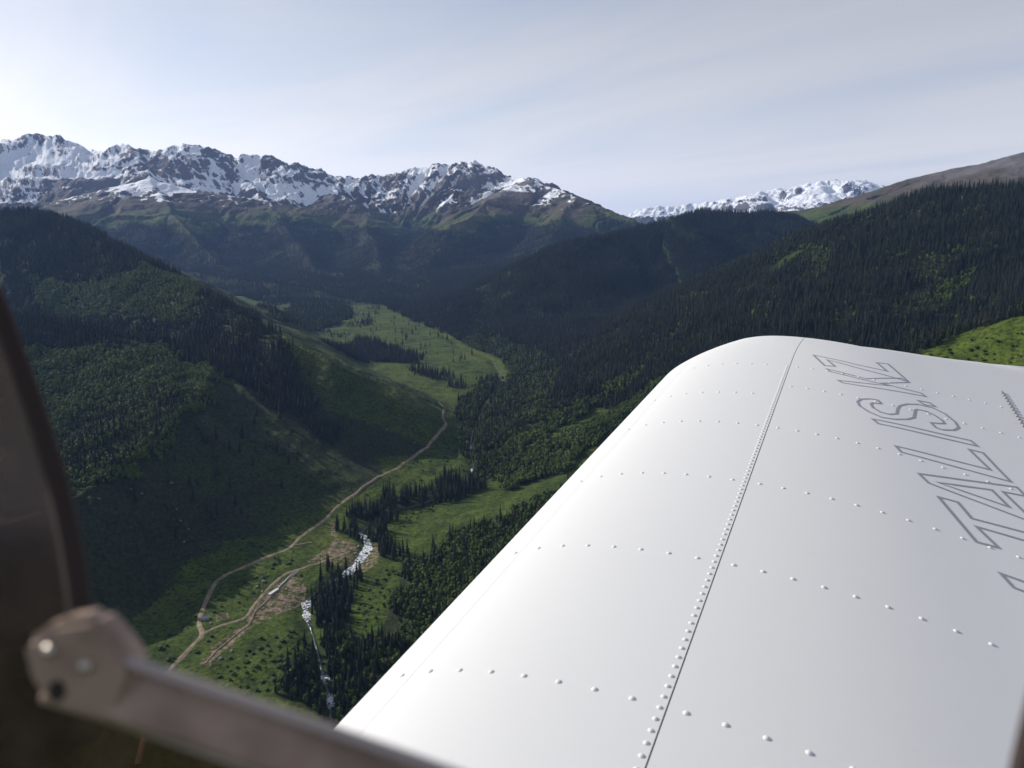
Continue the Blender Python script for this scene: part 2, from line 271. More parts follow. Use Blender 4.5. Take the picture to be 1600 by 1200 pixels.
POLY = [
    ('spruce', 'spruce wood on the left hill', 1.0, [(-4143.7, 6376.0), (-3478.9, 5788.7), (-1268.9, 2425.5), (-787.4, 2021.7), (-487.5, 1536.6), (-410.8, 1437.3), (-345.7, 1358.3), (-295.2, 1274.9), (-294.7, 1224.5), (-408.9, 1298.6), (-524.4, 1352.1), (-770.8, 1673.5), (-1086.1, 1629.7)]),
    ('spruce', 'spruce wood on the left hill', 1.0, [(-1097.9, 1648.6), (-839.2, 1730.3), (-657.5, 1567.0), (-531.6, 1356.8), (-672.6, 1457.3), (-906.2, 1459.0), (-948.5, 1409.4)]),
    ('aspen', 'leafy wood high on the left hill', 0.8, [(-1389.5, 2217.0), (-1005.0, 2031.0), (-831.0, 2136.7), (-684.7, 1677.3), (-859.2, 1776.8), (-1272.0, 2068.8)]),
    ('aspen', 'leafy wood on the left shoulder', 1.0, [(-956.6, 1422.4), (-916.0, 1475.9), (-675.4, 1464.0), (-539.0, 1345.9), (-506.3, 1295.6), (-476.7, 1161.3), (-484.6, 1050.5), (-485.6, 961.2), (-489.4, 866.5), (-523.8, 811.4), (-595.7, 853.6)]),
    ('spruce', 'spruces on the left shoulder', 0.45, [(-725.6, 1235.8), (-596.0, 1279.3), (-483.6, 1159.9), (-487.1, 1031.3), (-493.7, 875.6), (-550.8, 854.6)]),
    ('spruce', 'row of spruces above the rapids', 0.85, [(-225.6, 970.1), (-232.7, 1045.6), (-199.8, 1093.7), (-156.8, 1128.3), (-102.9, 1188.3), (-58.9, 1240.1), (-41.6, 1202.1), (-53.9, 1128.3), (-104.9, 1095.0), (-150.1, 1076.2), (-172.8, 1052.9), (-172.0, 980.3), (-180.2, 953.5), (-199.4, 944.8)]),
    ('spruce', 'riverside wood upstream', 0.4, [(-67.9, 1206.3), (-86.5, 1361.5), (-115.8, 1620.3), (-98.8, 1793.3), (-53.2, 1971.1), (0.0, 1869.3), (20.4, 1598.1), (0.0, 1339.7), (-10.1, 1165.3)]),
    ('aspen', 'riverside wood upstream', 0.6, [(-67.9, 1206.3), (-86.5, 1361.5), (-115.8, 1620.3), (-98.8, 1793.3), (-53.2, 1971.1), (0.0, 1869.3), (20.4, 1598.1), (0.0, 1339.7), (-10.1, 1165.3)]),
    ('spruce', 'spruce stand below the rapids', 0.8, [(-231.3, 846.8), (-199.7, 885.7), (-180.9, 849.7), (-177.8, 797.5), (-163.0, 718.1), (-195.9, 739.1), (-224.9, 803.0)]),
    ('spruce', 'tall spruces at the lower stream', 0.75, [(-214.4, 626.1), (-208.3, 699.3), (-171.8, 735.7), (-128.6, 714.0), (-95.9, 709.9), (-134.0, 609.0), (-149.1, 588.3), (-183.2, 605.5)]),
    ('aspen', 'tall spruces at the lower stream', 0.3, [(-214.4, 626.1), (-208.3, 699.3), (-171.8, 735.7), (-128.6, 714.0), (-95.9, 709.9), (-134.0, 609.0), (-149.1, 588.3), (-183.2, 605.5)]),
    ('spruce', 'spruces right of the rapids', 0.6, [(-180.8, 981.4), (-163.0, 1006.6), (-137.4, 992.8), (-127.9, 906.4), (-155.5, 879.6), (-170.1, 909.5)]),
    ('aspen', 'leafy wood beside the wing', 1.0, [(-133.0, 874.5), (-81.9, 931.8), (-34.0, 970.1), (26.9, 1030.1), (76.5, 1102.6), (167.8, 1217.5), (84.7, 971.3), (-14.4, 814.2), (-65.4, 728.1), (-94.6, 699.3), (-130.5, 725.6), (-132.6, 804.9)]),
    ('spruce', 'leafy wood beside the wing', 0.3, [(-133.0, 874.5), (-81.9, 931.8), (-34.0, 970.1), (26.9, 1030.1), (76.5, 1102.6), (167.8, 1217.5), (84.7, 971.3), (-14.4, 814.2), (-65.4, 728.1), (-94.6, 699.3), (-130.5, 725.6), (-132.6, 804.9)]),
    ('meadow', 'bank', 1, [(-172.0, 980.3), (-148.0, 1060.2), (-38.8, 1117.9), (64.7, 1097.5), (0.0, 1015.9), (-83.1, 945.9), (-127.5, 903.2)]),
    ('meadow', 'bank', 1, [(-180.9, 812.4), (-155.5, 879.6), (-128.8, 866.5), (-133.5, 766.0), (-137.0, 725.6), (-160.1, 729.8)]),
    ('aspen', 'aspen spur', 1.0, [(-25.0, 1153.3), (0.0, 1272.0), (82.3, 1372.5), (201.9, 1482.7), (307.9, 1519.0), (324.9, 1477.6), (222.9, 1412.6), (113.7, 1257.4), (70.4, 1162.6), (0.0, 1123.1)]),
    ('aspen', 'aspen spur behind', 1.0, [(-28.1, 1306.1), (0.0, 1374.1), (89.9, 1508.6), (213.8, 1579.7), (282.4, 1596.2), (264.0, 1561.6), (154.8, 1515.5), (58.8, 1372.5), (0.0, 1304.6)]),
    ('aspen', 'clearing', 0.9, [(620.6, 1908.5), (717.3, 1904.1), (750.5, 1890.9), (668.3, 1847.8), (605.2, 1812.0)]),
    ('aspen', 'clearing', 0.7, [(806.4, 1484.4), (919.0, 1592.5), (958.1, 1594.4), (919.4, 1545.5), (824.4, 1460.6)]),
    ('meadow', 'clearing', 1, [(620.6, 1908.5), (701.4, 1901.9), (712.1, 1880.1), (634.7, 1856.4)]),
    ('meadow', 'knoll', 1, [(472.4, 899.1), (527.9, 902.2), (587.7, 861.5), (705.7, 779.3), (555.8, 588.3), (383.1, 743.4)]),
    ('spruce', 'spruce belt across the far meadow', 1.0, [(-514.3, 2047.5), (-506.5, 2522.5), (-274.1, 2250.4), (-258.1, 2114.6), (-351.7, 2144.1), (-467.1, 2061.7)]),
    ('spruce', 'spruces on the far meadow', 0.6, [(-833.0, 2508.0), (-974.4, 3560.4), (-733.2, 3396.1), (-634.4, 3022.9), (-665.6, 2750.2), (-657.0, 2189.0)]),
    ('aspen', 'spruces on the far meadow', 0.5, [(-833.0, 2508.0), (-974.4, 3560.4), (-733.2, 3396.1), (-634.4, 3022.9), (-665.6, 2750.2), (-657.0, 2189.0)]),
    ('spruce', 'spruces where the meadow narrows', 0.55, [(-293.0, 2071.2), (-169.1, 2005.4), (-140.1, 1928.4), (-173.5, 1865.0), (-250.3, 1977.9)]),
    ('spruce', 'spruces where the meadow narrows', 0.5, [(-174.7, 1877.9), (-119.8, 1888.8), (-107.8, 1818.3), (-162.2, 1824.6)]),
    ('spruce', 'wood at the valley head', 0.8, [(-625.1, 3589.3), (-422.3, 3639.2), (-186.7, 3002.0), (-150.6, 2778.9), (-244.3, 2656.8), (-351.8, 2910.0), (-516.8, 3273.1)]),
    ('meadow', 'far', 1, [(-276.1, 3022.9), (-237.2, 3008.9), (-215.4, 2947.2), (-250.8, 2957.4)]),
    ('spruce', 'single spruces on the far meadow', 0.012, [(-706.1, 3143.7), (-560.3, 3372.7), (-363.5, 2906.7), (-213.8, 2554.6), (-71.2, 2114.6), (-107.7, 1962.0), (-254.9, 2163.9), (-530.3, 2644.5)]),
    ('bush', 'on the grass left of the dirt road', 0.5, [(-372.0, 687.3), (-346.3, 829.4), (-309.6, 875.6), (-260.5, 924.3), (-273.0, 806.8), (-301.5, 712.3), (-327.4, 655.6)]),
    ('bush', 'on the grass right of the lower road', 0.8, [(-284.2, 667.0), (-247.6, 724.7), (-219.1, 739.1), (-207.1, 630.4), (-243.6, 636.2)]),
    ('bush', 'on the dark bank beside the upper track', 1.6, [(-285.6, 801.2), (-272.0, 852.6), (-249.8, 883.7), (-247.6, 845.8), (-266.1, 807.7)]),
    ('bush', 'on the bank right of the rapids', 1.2, [(-177.2, 812.4), (-154.1, 870.5), (-127.7, 858.6), (-133.5, 766.0), (-144.7, 732.3), (-159.8, 734.8)]),
    ('bush', 'beside the lowest spruces', 1.2, [(-213.5, 742.5), (-155.2, 718.1), (-184.7, 632.6), (-212.4, 648.8)]),
    ('bush', 'on the sunlit knoll behind the wing tip', 0.7, [(474.0, 894.9), (577.7, 867.5), (602.7, 853.6), (502.9, 695.3), (424.3, 806.8)]),
    ('bush', 'on the long meadow beside the road', 0.25, [(-254.8, 1043.2), (-175.3, 1272.0), (-110.4, 1622.2), (-69.4, 1235.8), (-157.6, 1134.8), (-219.7, 1049.2)]),
    ('bush', 'along the edge of the meadow right of the river', 0.8, [(-170.3, 970.1), (-149.3, 1070.0), (-38.8, 1117.9), (-94.5, 1084.9), (-141.1, 1007.8)]),
    ('bush', 'on the shaded left slope', 0.35, [(-517.8, 1304.6), (-382.2, 1243.0), (-249.1, 1151.9), (-288.5, 1033.6), (-337.9, 913.7), (-391.5, 799.4), (-445.1, 815.2), (-477.4, 917.9), (-476.0, 1067.5)]),
    ('spruce', 'spruces on the left shoulder', 0.035, [(-507.4, 1276.4), (-382.2, 1243.0), (-282.8, 1170.7), (-349.2, 1000.8), (-420.2, 867.5), (-475.5, 851.7), (-482.1, 1039.6)]),
    ('bush', 'on the far spur above the road', 0.5, [(-330.6, 1510.3), (-231.9, 1826.7), (-143.5, 1533.1), (-190.1, 1396.4), (-286.1, 1409.4)]),
    ('dirt', '', 1, [(-281.3, 752.8), (-280.8, 782.0), (-274.0, 821.8), (-263.3, 853.6), (-247.6, 845.8), (-232.0, 819.9), (-232.4, 793.8), (-253.1, 764.2), (-269.2, 740.8)]),
    ('dirt', '', 1, [(-293.3, 671.7), (-293.0, 703.4), (-274.8, 743.4), (-266.6, 734.8), (-277.5, 690.5), (-282.1, 664.7)]),
    ('dirt', '', 1, [(-259.3, 1015.9), (-247.7, 1011.2), (-229.8, 954.6), (-204.0, 946.9), (-193.0, 911.6), (-198.9, 881.6), (-235.0, 886.7), (-250.9, 887.8), (-236.6, 926.4), (-234.3, 952.4)]),
    ('dirt', '', 1, [(-196.8, 871.5), (-199.6, 897.0), (-193.0, 954.6), (-177.5, 952.4), (-166.6, 889.8), (-176.1, 864.5)]),
    ('dirt', '', 0.6, [(-320.3, 761.6), (-308.7, 766.9), (-301.5, 751.1), (-310.3, 744.2)])]
NAMES = ['valley_floor'] + [r[0] for r in RIDGES]
REGN = np.array(NAMES)[REG]
# where what grows or lies bare, and where shade is coloured in
for _k in range(2):                                            # soften the joins between ridges
    GUL[1:-1, 1:-1] = 0.5 * GUL[1:-1, 1:-1] + 0.125 * (GUL[:-2, 1:-1] + GUL[2:, 1:-1] + GUL[1:-1, :-2] + GUL[1:-1, 2:])
nA = fbm(GXX / 300, GYY / 300, 81, 4); nB = fbm(GXX / 80, GYY / 80, 91, 4); nC = fbm(GXX / 900, GYY / 900, 95, 3)
TREELINE = 120 + 60 * nA + 55 * nC
mount = np.isin(REGN, ['mountain_range', 'distant_snow_range', 'alpine_hill'])
slope = NRM[..., 2]
snow = np.clip(0.47 + 0.48 * (np.clip((GZ - 390) / 190, -1.6, 0.45) - 2.2 * (GUL - 0.5) + 1.5 * (slope - 0.82) + 0.30 * nA + 0.15 * nB), 0, 1) * np.clip((GZ - 215 - 40 * nA) / 70, 0, 1)
snow = np.where(REGN == 'alpine_hill', np.clip((GZ - 490 - 60 * nA - 90 * nB) / 40, 0, 1) * 0.7, snow)
snow = np.where(REGN == 'distant_snow_range', np.clip(0.85 + np.clip((GZ - 400) / 200, -1.6, 0.2) - 1.3 * (GUL - 0.5) + 2.4 * (slope - 0.82) + 0.2 * nB, 0, 1), snow)
gl = np.clip((0.24 - GUL) / 0.12, 0, 1) * np.clip((GZ - 235 - 60 * nA) / 60, 0, 1)
snow = np.clip(np.maximum(snow, 0.62 * gl * (REGN == 'mountain_range') * (GXX < 150)), 0, 1) * mount
rock = np.clip((GZ - 330 - 90 * nA) / 130, 0, 1) * mount
alpine = np.clip((GZ - TREELINE - 10) / 110, 0, 1) * mount
wood = np.zeros_like(GZ)  # woodland floor, plus the shade tone given to the left hill
for nm in ('right_hill', 'forest_ridge'): wood = np.where(REGN == nm, 1.0, wood)
wood = np.where((REGN == 'mountain_range') & (GZ < TREELINE) & (ABOVE > 8), 1.0, wood)
wood = np.where((REGN == 'left_spur'), 0.9, wood)
wood = np.where((REGN == 'valley_floor') & (((GYY > 3450 + 90 * nA) & (ABOVE > -1)) | ((GXX > river_x(GYY) + 25 + 12 * nB) & (GYY > 1650))), 1.0, wood)
wood = np.where(REGN == 'left_hill', np.clip(0.86 - 0.72 * np.clip((GXX + 640) / 120, 0, 1) * (GYY > 1330) + 0.45 * nA + 0.3 * nB, 0.2, 1), wood)          # left hill ground coloured darker to deepen its shade
dirt = np.zeros_like(GZ)
sub = (rr < 3800) & (np.abs(tt) < 0.75)
xs_, ys_ = GXX[sub] + 5 * nB[sub], GYY[sub] + 5 * nA[sub]
w_, d_ = wood[sub], dirt[sub]
for kind, name, dens, poly in POLY:
    q = in_poly(xs_, ys_, poly)
    if kind in ('spruce', 'aspen'): w_[q] = np.maximum(w_[q], min(1, dens))
    elif kind == 'meadow': w_[q] = 0
    elif kind == 'dirt': d_[q] = 1
wood[sub] = w_; dirt[sub] = d_
# ------------------------------------------------------------------ the land's material
def land_material():
    q = NT('land'); pos = q.n('ShaderNodeNewGeometry').outputs['Position']
    a = q.attr('cover'); s = q.n('ShaderNodeSeparateColor', {0: a.outputs['Color']})
    snow_, rock_, alp_ = s.outputs[0], s.outputs[1], s.outputs[2]
    b = q.attr('cover_two'); s2 = q.n('ShaderNodeSeparateColor', {0: b.outputs['Color']})
    wood_shade_, dirt_, gull_ = s2.outputs[0], s2.outputs[1], s2.outputs[2]
    nL = q.noise(pos, 0.006, 5); nM = q.noise(pos, 0.035, 6, 0.6); nS = q.noise(pos, 0.22, 5, 0.65); nF = q.noise(pos, 0.9, 4, 0.7)
    g = q.ramp(nM, (0.30, (0.017, 0.029, 0.005)), (0.47, (0.044, 0.074, 0.009)), (0.60, (0.072, 0.104, 0.012)), (0.78, (0.095, 0.116, 0.020)))
    g = q.mix(q.ramp(nL, (0.42, 0.0), (0.66, 0.55)), g, (0.100, 0.122, 0.015))
    g = q.mix(q.ramp(nS, (0.40, 0.75), (0.55, 0.0)), g, (0.012, 0.022, 0.006))
    g = q.mix(q.ramp(nF, (0.60, 0.0), (0.76, 0.35)), g, (0.085, 0.088, 0.035))
    al = q.ramp(nM, (0.30, (0.046, 0.038, 0.026)), (0.5, (0.082, 0.063, 0.046)), (0.7, (0.115, 0.088, 0.068)))
    al = q.mix(q.ramp(nL, (0.40, 0.75), (0.60, 0.0)), al, (0.046, 0.048, 0.024))
    col = q.mix(alp_, g, al)
    rk = q.ramp(nS, (0.3, (0.055, 0.05, 0.052)), (0.52, (0.135, 0.12, 0.118)), (0.72, (0.21, 0.19, 0.185)))
    col = q.mix(rock_, col, rk)
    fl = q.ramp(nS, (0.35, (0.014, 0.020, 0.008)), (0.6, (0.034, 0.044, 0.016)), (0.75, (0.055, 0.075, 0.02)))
    col = q.mix(wood_shade_, col, fl)  # woodland floor colour, also painted over the left hill as shade
    dt = q.ramp(nS, (0.3, (0.075, 0.056, 0.036)), (0.5, (0.17, 0.122, 0.082)), (0.68, (0.28, 0.225, 0.175)))
    dm = q.math('MULTIPLY', dirt_, q.ramp(q.noise(pos, 0.11, 5, 0.7), (0.42, 0.05), (0.55, 1.0)), True)
    col = q.mix(dm, col, dt)
    sn = q.math('ADD', snow_, q.math('MULTIPLY', q.math('SUBTRACT', q.noise(pos, 0.035, 8, 0.72), 0.5), 0.55))
    xyz = q.n('ShaderNodeSeparateXYZ', {0: pos})                # chutes: pattern drawn out down the fall line
    cv = q.n('ShaderNodeCombineXYZ', {0: q.math('ADD', xyz.outputs[0], q.math('MULTIPLY', xyz.outputs[2], 0.7)), 1: q.math('MULTIPLY', xyz.outputs[1], 0.5), 2: q.math('MULTIPLY', xyz.outputs[2], 0.16)}).outputs[0]
    sn = q.math('ADD', sn, q.math('MULTIPLY', q.math('SUBTRACT', q.noise(cv, 0.026, 6, 0.62), 0.5), 1.9))
    sm = q.ramp(sn, (0.50, 0.0), (0.60, 1.0))
    sm = q.math('MULTIPLY', sm, q.ramp(snow_, (0.02, 0.0), (0.14, 1.0)), True)
    col = q.mix(sm, col, (0.80, 0.82, 0.86))
    h = q.math('ADD', q.math('MULTIPLY', nM, 5.0), q.math('MULTIPLY', nS, 1.1))
    bp = q.n('ShaderNodeBump', {'Height': h, 'Strength': 0.85, 'Distance': 1.0}).outputs[0]
    return q.done(q.bsdf(col, 0.92, 0.12, normal=bp))
LAND = land_material()
vi = np.arange(NR_ * NT_).reshape(NR_, NT_)
quads = np.stack([vi[:-1, :-1], vi[:-1, 1:], vi[1:, 1:], vi[1:, :-1]], -1).reshape(-1, 4)
fname = REGN[:-1, :-1].ravel()
V = P3.reshape(-1, 3).astype(np.float32); NV = NRM.reshape(-1, 3)
CA = np.stack([snow, rock, alpine, np.ones_like(snow)], -1).reshape(-1, 4).astype(np.float32)
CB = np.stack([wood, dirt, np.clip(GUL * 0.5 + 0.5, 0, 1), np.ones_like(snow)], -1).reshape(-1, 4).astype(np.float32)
for nm in dict.fromkeys(NAMES):
    f = quads[fname == nm]
    if nm == 'valley_floor':                                   # close the sheet below the camera
        pass
    used, inv = np.unique(f, return_inverse=True); f2 = inv.reshape(-1, 4)
    me = bpy.data.meshes.new(nm)
    me.vertices.add(len(used)); me.vertices.foreach_set('co', V[used].ravel())
    me.loops.add(f2.size); me.loops.foreach_set('vertex_index', f2.ravel().astype(np.int32))
    me.polygons.add(len(f2)); me.polygons.foreach_set('loop_start', np.arange(0, f2.size, 4, dtype=np.int32))
    me.polygons.foreach_set('use_smooth', np.ones(len(f2), bool))
    me.update(calc_edges=True)
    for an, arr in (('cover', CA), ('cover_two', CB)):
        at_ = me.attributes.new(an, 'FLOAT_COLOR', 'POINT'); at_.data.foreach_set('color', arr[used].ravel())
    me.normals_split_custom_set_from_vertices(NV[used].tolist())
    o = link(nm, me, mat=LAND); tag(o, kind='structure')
# ------------------------------------------------------------------ trees
rng = np.random.RandomState(5)
def leaf_material(name, c1, c2, c3):
    q = NT(name); oi = q.n('ShaderNodeObjectInfo').outputs['Random']
    pos = q.n('ShaderNodeTexCoord').outputs['Object']
    nz = q.noise(pos, 9.0, 3, 0.6)
    c = q.ramp(oi, (0.0, c1), (0.55, c2), (1.0, c3))
    pt = q.noise(q.n('ShaderNodeObjectInfo').outputs['Location'], 0.012, 4, 0.6)          # stands differ in tone
    c = q.mix(q.ramp(pt, (0.38, 0.6), (0.6, 0.0)), c, tuple(x * 0.6 for x in c1))
    c = q.mix(q.ramp(nz, (0.35, 0.55), (0.6, 0.0)), c, tuple(x * 0.55 for x in c1))
    return q.done(q.bsdf(c, 0.75, 0.2))
SPRUCE_M = leaf_material('spruce_needles', (0.013, 0.021, 0.012), (0.020, 0.030, 0.014), (0.042, 0.052, 0.020))
ASPEN_M = leaf_material('aspen_leaves', (0.068, 0.106, 0.019), (0.102, 0.150, 0.026), (0.140, 0.182, 0.036))
BUSH_M = leaf_material('bush_leaves', (0.024, 0.046, 0.012), (0.040, 0.072, 0.016), (0.058, 0.088, 0.022))
BARK_M = plain('bark', (0.085, 0.065, 0.05), 0.9, 0.1, scale=8)
PALE_BARK_M = plain('pale_bark', (0.34, 0.33, 0.29), 0.9, 0.1, scale=8)
def trunk_mesh(name, r, top, n=6):
    v, f = [], []
    lv = [(0.0, 1.25), (0.25, 0.9), (0.6, 0.55), (1.0, 0.12)]
    for z, s in lv: v += [(r * s * math.cos(2 * math.pi * k / n), r * s * math.sin(2 * math.pi * k / n), z * top - (0.02 if z == 0 else 0)) for k in range(n)]
    for a in range(len(lv) - 1): f += [(a * n + k, a * n + (k + 1) % n, a * n + n + (k + 1) % n, a * n + n + k) for k in range(n)]
    return pydata(name, v, f)
def spruce_mesh(seed, w, tiers=13, arms=9):
    r = random.Random(seed); v, f = [], []
    for t in range(tiers):
        a = t / (tiers - 1); z0 = 0.05 + 0.90 * a ** 0.95
        rad = w * ((1 - a) ** 0.80 * 0.95 + 0.05) * r.uniform(0.85, 1.12) * (0.8 if t == 0 else 1)
        zt = z0 + 0.10 * (1 - a) + 0.045
        top = len(v); v.append((0, 0, min(1.0, zt)))
        ring = []
        ph = r.uniform(0, 6.28)
        for k in range(2 * arms):
            an = ph + math.pi * k / arms + r.uniform(-0.12, 0.12)
            rd = rad * (r.uniform(0.82, 1.15) if k % 2 == 0 else r.uniform(0.38, 0.6))
            ring.append(len(v)); v.append((rd * math.cos(an), rd * math.sin(an), z0 - (0.018 if k % 2 == 0 else -0.022) - r.uniform(0, 0.015)))
        for k in range(2 * arms): f.append((top, ring[k], ring[(k + 1) % (2 * arms)]))
    me = pydata('spruce_crown', v, f); me.materials.append(SPRUCE_M); return me
def leafy_mesh(seed, name, mat, w, z0, n, size, squat=False):
    r = random.Random(seed); v, f = [], []
    lobes = [(0, 0, (z0 + 1) / 2, w * 0.82, (1 - z0) / 2)]
    for k in range(5 if not squat else 4):
        an = r.uniform(0, 6.28); zc = r.uniform(z0 + 0.18, 0.82)
        lobes.append((w * 0.45 * math.cos(an), w * 0.45 * math.sin(an), zc, w * r.uniform(0.45, 0.65), r.uniform(0.14, 0.22)))
    bm = bmesh.new(); bmesh.ops.create_icosphere(bm, subdivisions=1, radius=1)
    base = [tuple(q.co) for q in bm.verts]; fb = [tuple(p.index for p in q.verts) for q in bm.faces]; bm.free()
    for (cx, cy_, cz, rw, rh) in lobes:
        o = len(v)
        for (x, y, z) in base:
            s = r.uniform(0.62, 0.92); v.append((cx + x * rw * s, cy_ + y * rw * s, cz + z * rh * s))
        f += [tuple(o + i for i in t) for t in fb]
    for k in range(n):
        cx, cy_, cz, rw, rh = r.choice(lobes)
        d = Vector((r.gauss(0, 1), r.gauss(0, 1), r.gauss(0.25, 1))).normalized(); s = r.uniform(0.8, 1.06)
        p = Vector((cx + d.x * rw * s, cy_ + d.y * rw * s, max(0.02, cz + d.z * rh * s)))
        nn = (d + 0.7 * Vector((r.gauss(0, 1), r.gauss(0, 1), r.gauss(0, 1))).normalized()).normalized()
        t1 = nn.orthogonal().normalized(); t1.rotate(Matrix.Rotation(r.uniform(0, 6.28), 3, nn)); t2 = nn.cross(t1)
        q = size * r.uniform(0.7, 1.3); o = len(v)
        v += [tuple(p + t1 * q), tuple(p + t2 * q * 0.8), tuple(p - t1 * q), tuple(p - t2 * q * 0.8)]; f.append((o, o + 1, o + 2, o + 3))
    me = pydata(name, v, f); me.materials.append(mat); return me
SPRUCE = [spruce_mesh(10 + i, w) for i, w in enumerate((0.115, 0.135, 0.155, 0.125))]
ASPEN = [leafy_mesh(30 + i, 'aspen_crown', ASPEN_M, w, 0.16, 150, 0.06) for i, w in enumerate((0.22, 0.27, 0.25, 0.30))]
BUSH = [leafy_mesh(50 + i, 'bush_foliage', BUSH_M, w, 0.0, 90, 0.11, True) for i, w in enumerate((0.62, 0.75, 0.9))]
SPRUCE_T = trunk_mesh('spruce_trunk', 0.014, 0.8); SPRUCE_T.materials.append(BARK_M)
ASPEN_T = trunk_mesh('aspen_trunk', 0.016, 0.7); ASPEN_T.materials.append(PALE_BARK_M)

def project(x, y, z):
    cp, sp = math.cos(PITCH), math.sin(PITCH)
    fw = y * cp - z * sp; up = y * sp + z * cp
    return 800 + 1202 * x / fw, 600 - 1202 * up / fw
def seen(x, y, z, top, tol=0.012):
    """could a tree here be seen from the aircraft, or from a step to its side?"""
    u, v = project(x, y, z + top)
    ok = (u > -150) & (u < 1750) & (v < 1400)
    r = np.hypot(x, y); t = np.arctan2(x, y)
    i = np.clip(np.searchsorted(RR, r * 0.985) - 1, 0, NR_ - 1); j = np.clip(np.searchsorted(TH, t), 0, NT_ - 1)
    return ok & ((z + top) / r > VIEW[i, j] - tol)
def scatter(x0, x1, y0, y1, step):
    nx, ny = int((x1 - x0) / step), int((y1 - y0) / step)
    gx, gy = np.meshgrid(np.arange(nx), np.arange(ny)); s = 0.8
    return x0 + (gx.ravel() + 0.5 + s * (rng.rand(nx * ny) - 0.5)) * step, y0 + (gy.ravel() + 0.5 + s * (rng.rand(nx * ny) - 0.5)) * step
def reg_name(x, y):
    r = np.hypot(x, y); t = np.arctan2(x, y)
    return REGN[np.clip(np.searchsorted(RR, r) - 1, 0, NR_ - 1), np.clip(np.searchsorted(TH, t), 0, NT_ - 1)]
TREES = {'spruce': [], 'aspen': [], 'bush': []}                # arrays of x, y, z, height, stand index
STANDS = ['']
meadows = [p for k, n, d, p in POLY if k == 'meadow']; dirts = [p for k, n, d, p in POLY if k == 'dirt']
aspens = [p for k, n, d, p in POLY if k == 'aspen' and d > 0.65]
def outside(x, y, polys):
    m = np.ones(x.shape, bool)
    for p in polys: m &= ~in_poly(x, y, p)
    return m
def add(kind, x, y, stand, hlo, hhi):
    if len(x) == 0: return
    if stand not in STANDS: STANDS.append(stand)
    z = ground(x, y); h = (hlo + (hhi - hlo) * rng.rand(len(x)) ** 0.9) * (1 + 0.3 * pn(x / 70, y / 70, 5))
    m = seen(x, y, z, h); TREES[kind].append(np.stack([x, y, z - 0.3, h, np.full(len(x), STANDS.index(stand))], 1)[m])
def away_from(x, y, line, d):
    m = np.ones(x.shape, bool)
    for (ax, ay), (bx, by) in zip(line[:-1], line[1:]):
        L2 = (bx - ax) ** 2 + (by - ay) ** 2; t = np.clip(((x - ax) * (bx - ax) + (y - ay) * (by - ay)) / L2, 0, 1)
        m &= np.hypot(x - ax - t * (bx - ax), y - ay - t * (by - ay)) > d
    return m
ROADS = [[[-293.5, 539.6], [-314.7, 613.9], [-319.3, 661.7], [-317.1, 700.1], [-314.1, 721.4], [-325.7, 742.5], [-333.7, 774.9], [-343.4, 827.5], [-338.5, 848.7], [-313.2, 886.7], [-290.8, 916.9], [-281.9, 937.2], [-274.1, 976.9], [-261.7, 1014.8], [-250.5, 1065.1], [-232.3, 1115.3], [-206.4, 1193.8], [-176.3, 1279.3], [-147.4, 1342.8], [-131.7, 1399.7], [-126.5, 1438.9], [-135.1, 1467.4], [-143.2, 1587.0], [-158.7, 1639.1]], [[-314.1, 721.4], [-298.4, 739.1], [-282.1, 757.2], [-282.0, 785.6], [-276.8, 828.4], [-267.4, 857.6], [-252.3, 869.5]], [[-252.3, 869.5], [-235.0, 886.7], [-222.9, 902.2], [-206.5, 919.0]], [[-281.9, 937.2], [-272.6, 939.3], [-260.3, 949.1]], [[-291.5, 670.1], [-287.4, 700.1], [-274.2, 741.7], [-276.5, 773.1], [-268.4, 810.5], [-263.7, 841.9], [-253.8, 863.5]]]
STREAM = [[-149.6, 578.9], [-162.4, 625.3], [-174.8, 655.6], [-191.7, 700.1], [-209.0, 743.4], [-222.1, 773.1], [-227.3, 795.7], [-221.3, 829.4], [-202.2, 860.5], [-194.0, 880.6], [-189.0, 911.6], [-186.9, 943.7], [-197.2, 976.9], [-203.4, 991.6], [-183.4, 1050.5], [-133.6, 1096.2], [-81.3, 1172.0], [-64.8, 1251.6], [-76.4, 1367.8], [-72.1, 1534.9], [-55.8, 1730.3], [-21.0, 1908.5], [-55.5, 2199.1]]
for kind, name, dens, poly in POLY:
    if kind not in TREES: continue
    pa = np.array(poly); step = {'spruce': 6.2, 'aspen': 4.6, 'bush': 9.0}[kind]
    if pa[:, 1].min() > 1700: step *= 1.15
    x, y = scatter(pa[:, 0].min() - 5, pa[:, 0].max() + 5, pa[:, 1].min() - 5, pa[:, 1].max() + 5, step)
    wv = 8 if pa[:, 1].max() - pa[:, 1].min() < 160 else 24
    m = in_poly(x + wv * fbm(x / 45, y / 45, 3, 3), y + wv * fbm(x / 45, y / 45, 4, 3), poly) & (rng.rand(len(x)) < dens * np.clip(0.9 + 0.9 * pn(x / 45, y / 45, 8), 0.1, 1.2))
    x, y = x[m], y[m]
    m = away_from(x, y, STREAM, 4.0 if kind != 'bush' else 5)
    for rd in ROADS: m &= away_from(x, y, rd, 6.0)
    if kind != 'bush': m &= outside(x, y, meadows)
    if kind == 'spruce' and dens >= 0.95: m &= outside(x, y, aspens)
    m &= outside(x, y, dirts)
    lo, hi = {'spruce': (11, 28), 'aspen': (7, 14), 'bush': (1.2, 3.2)}[kind]
    add(kind, x[m], y[m], name, lo, hi)
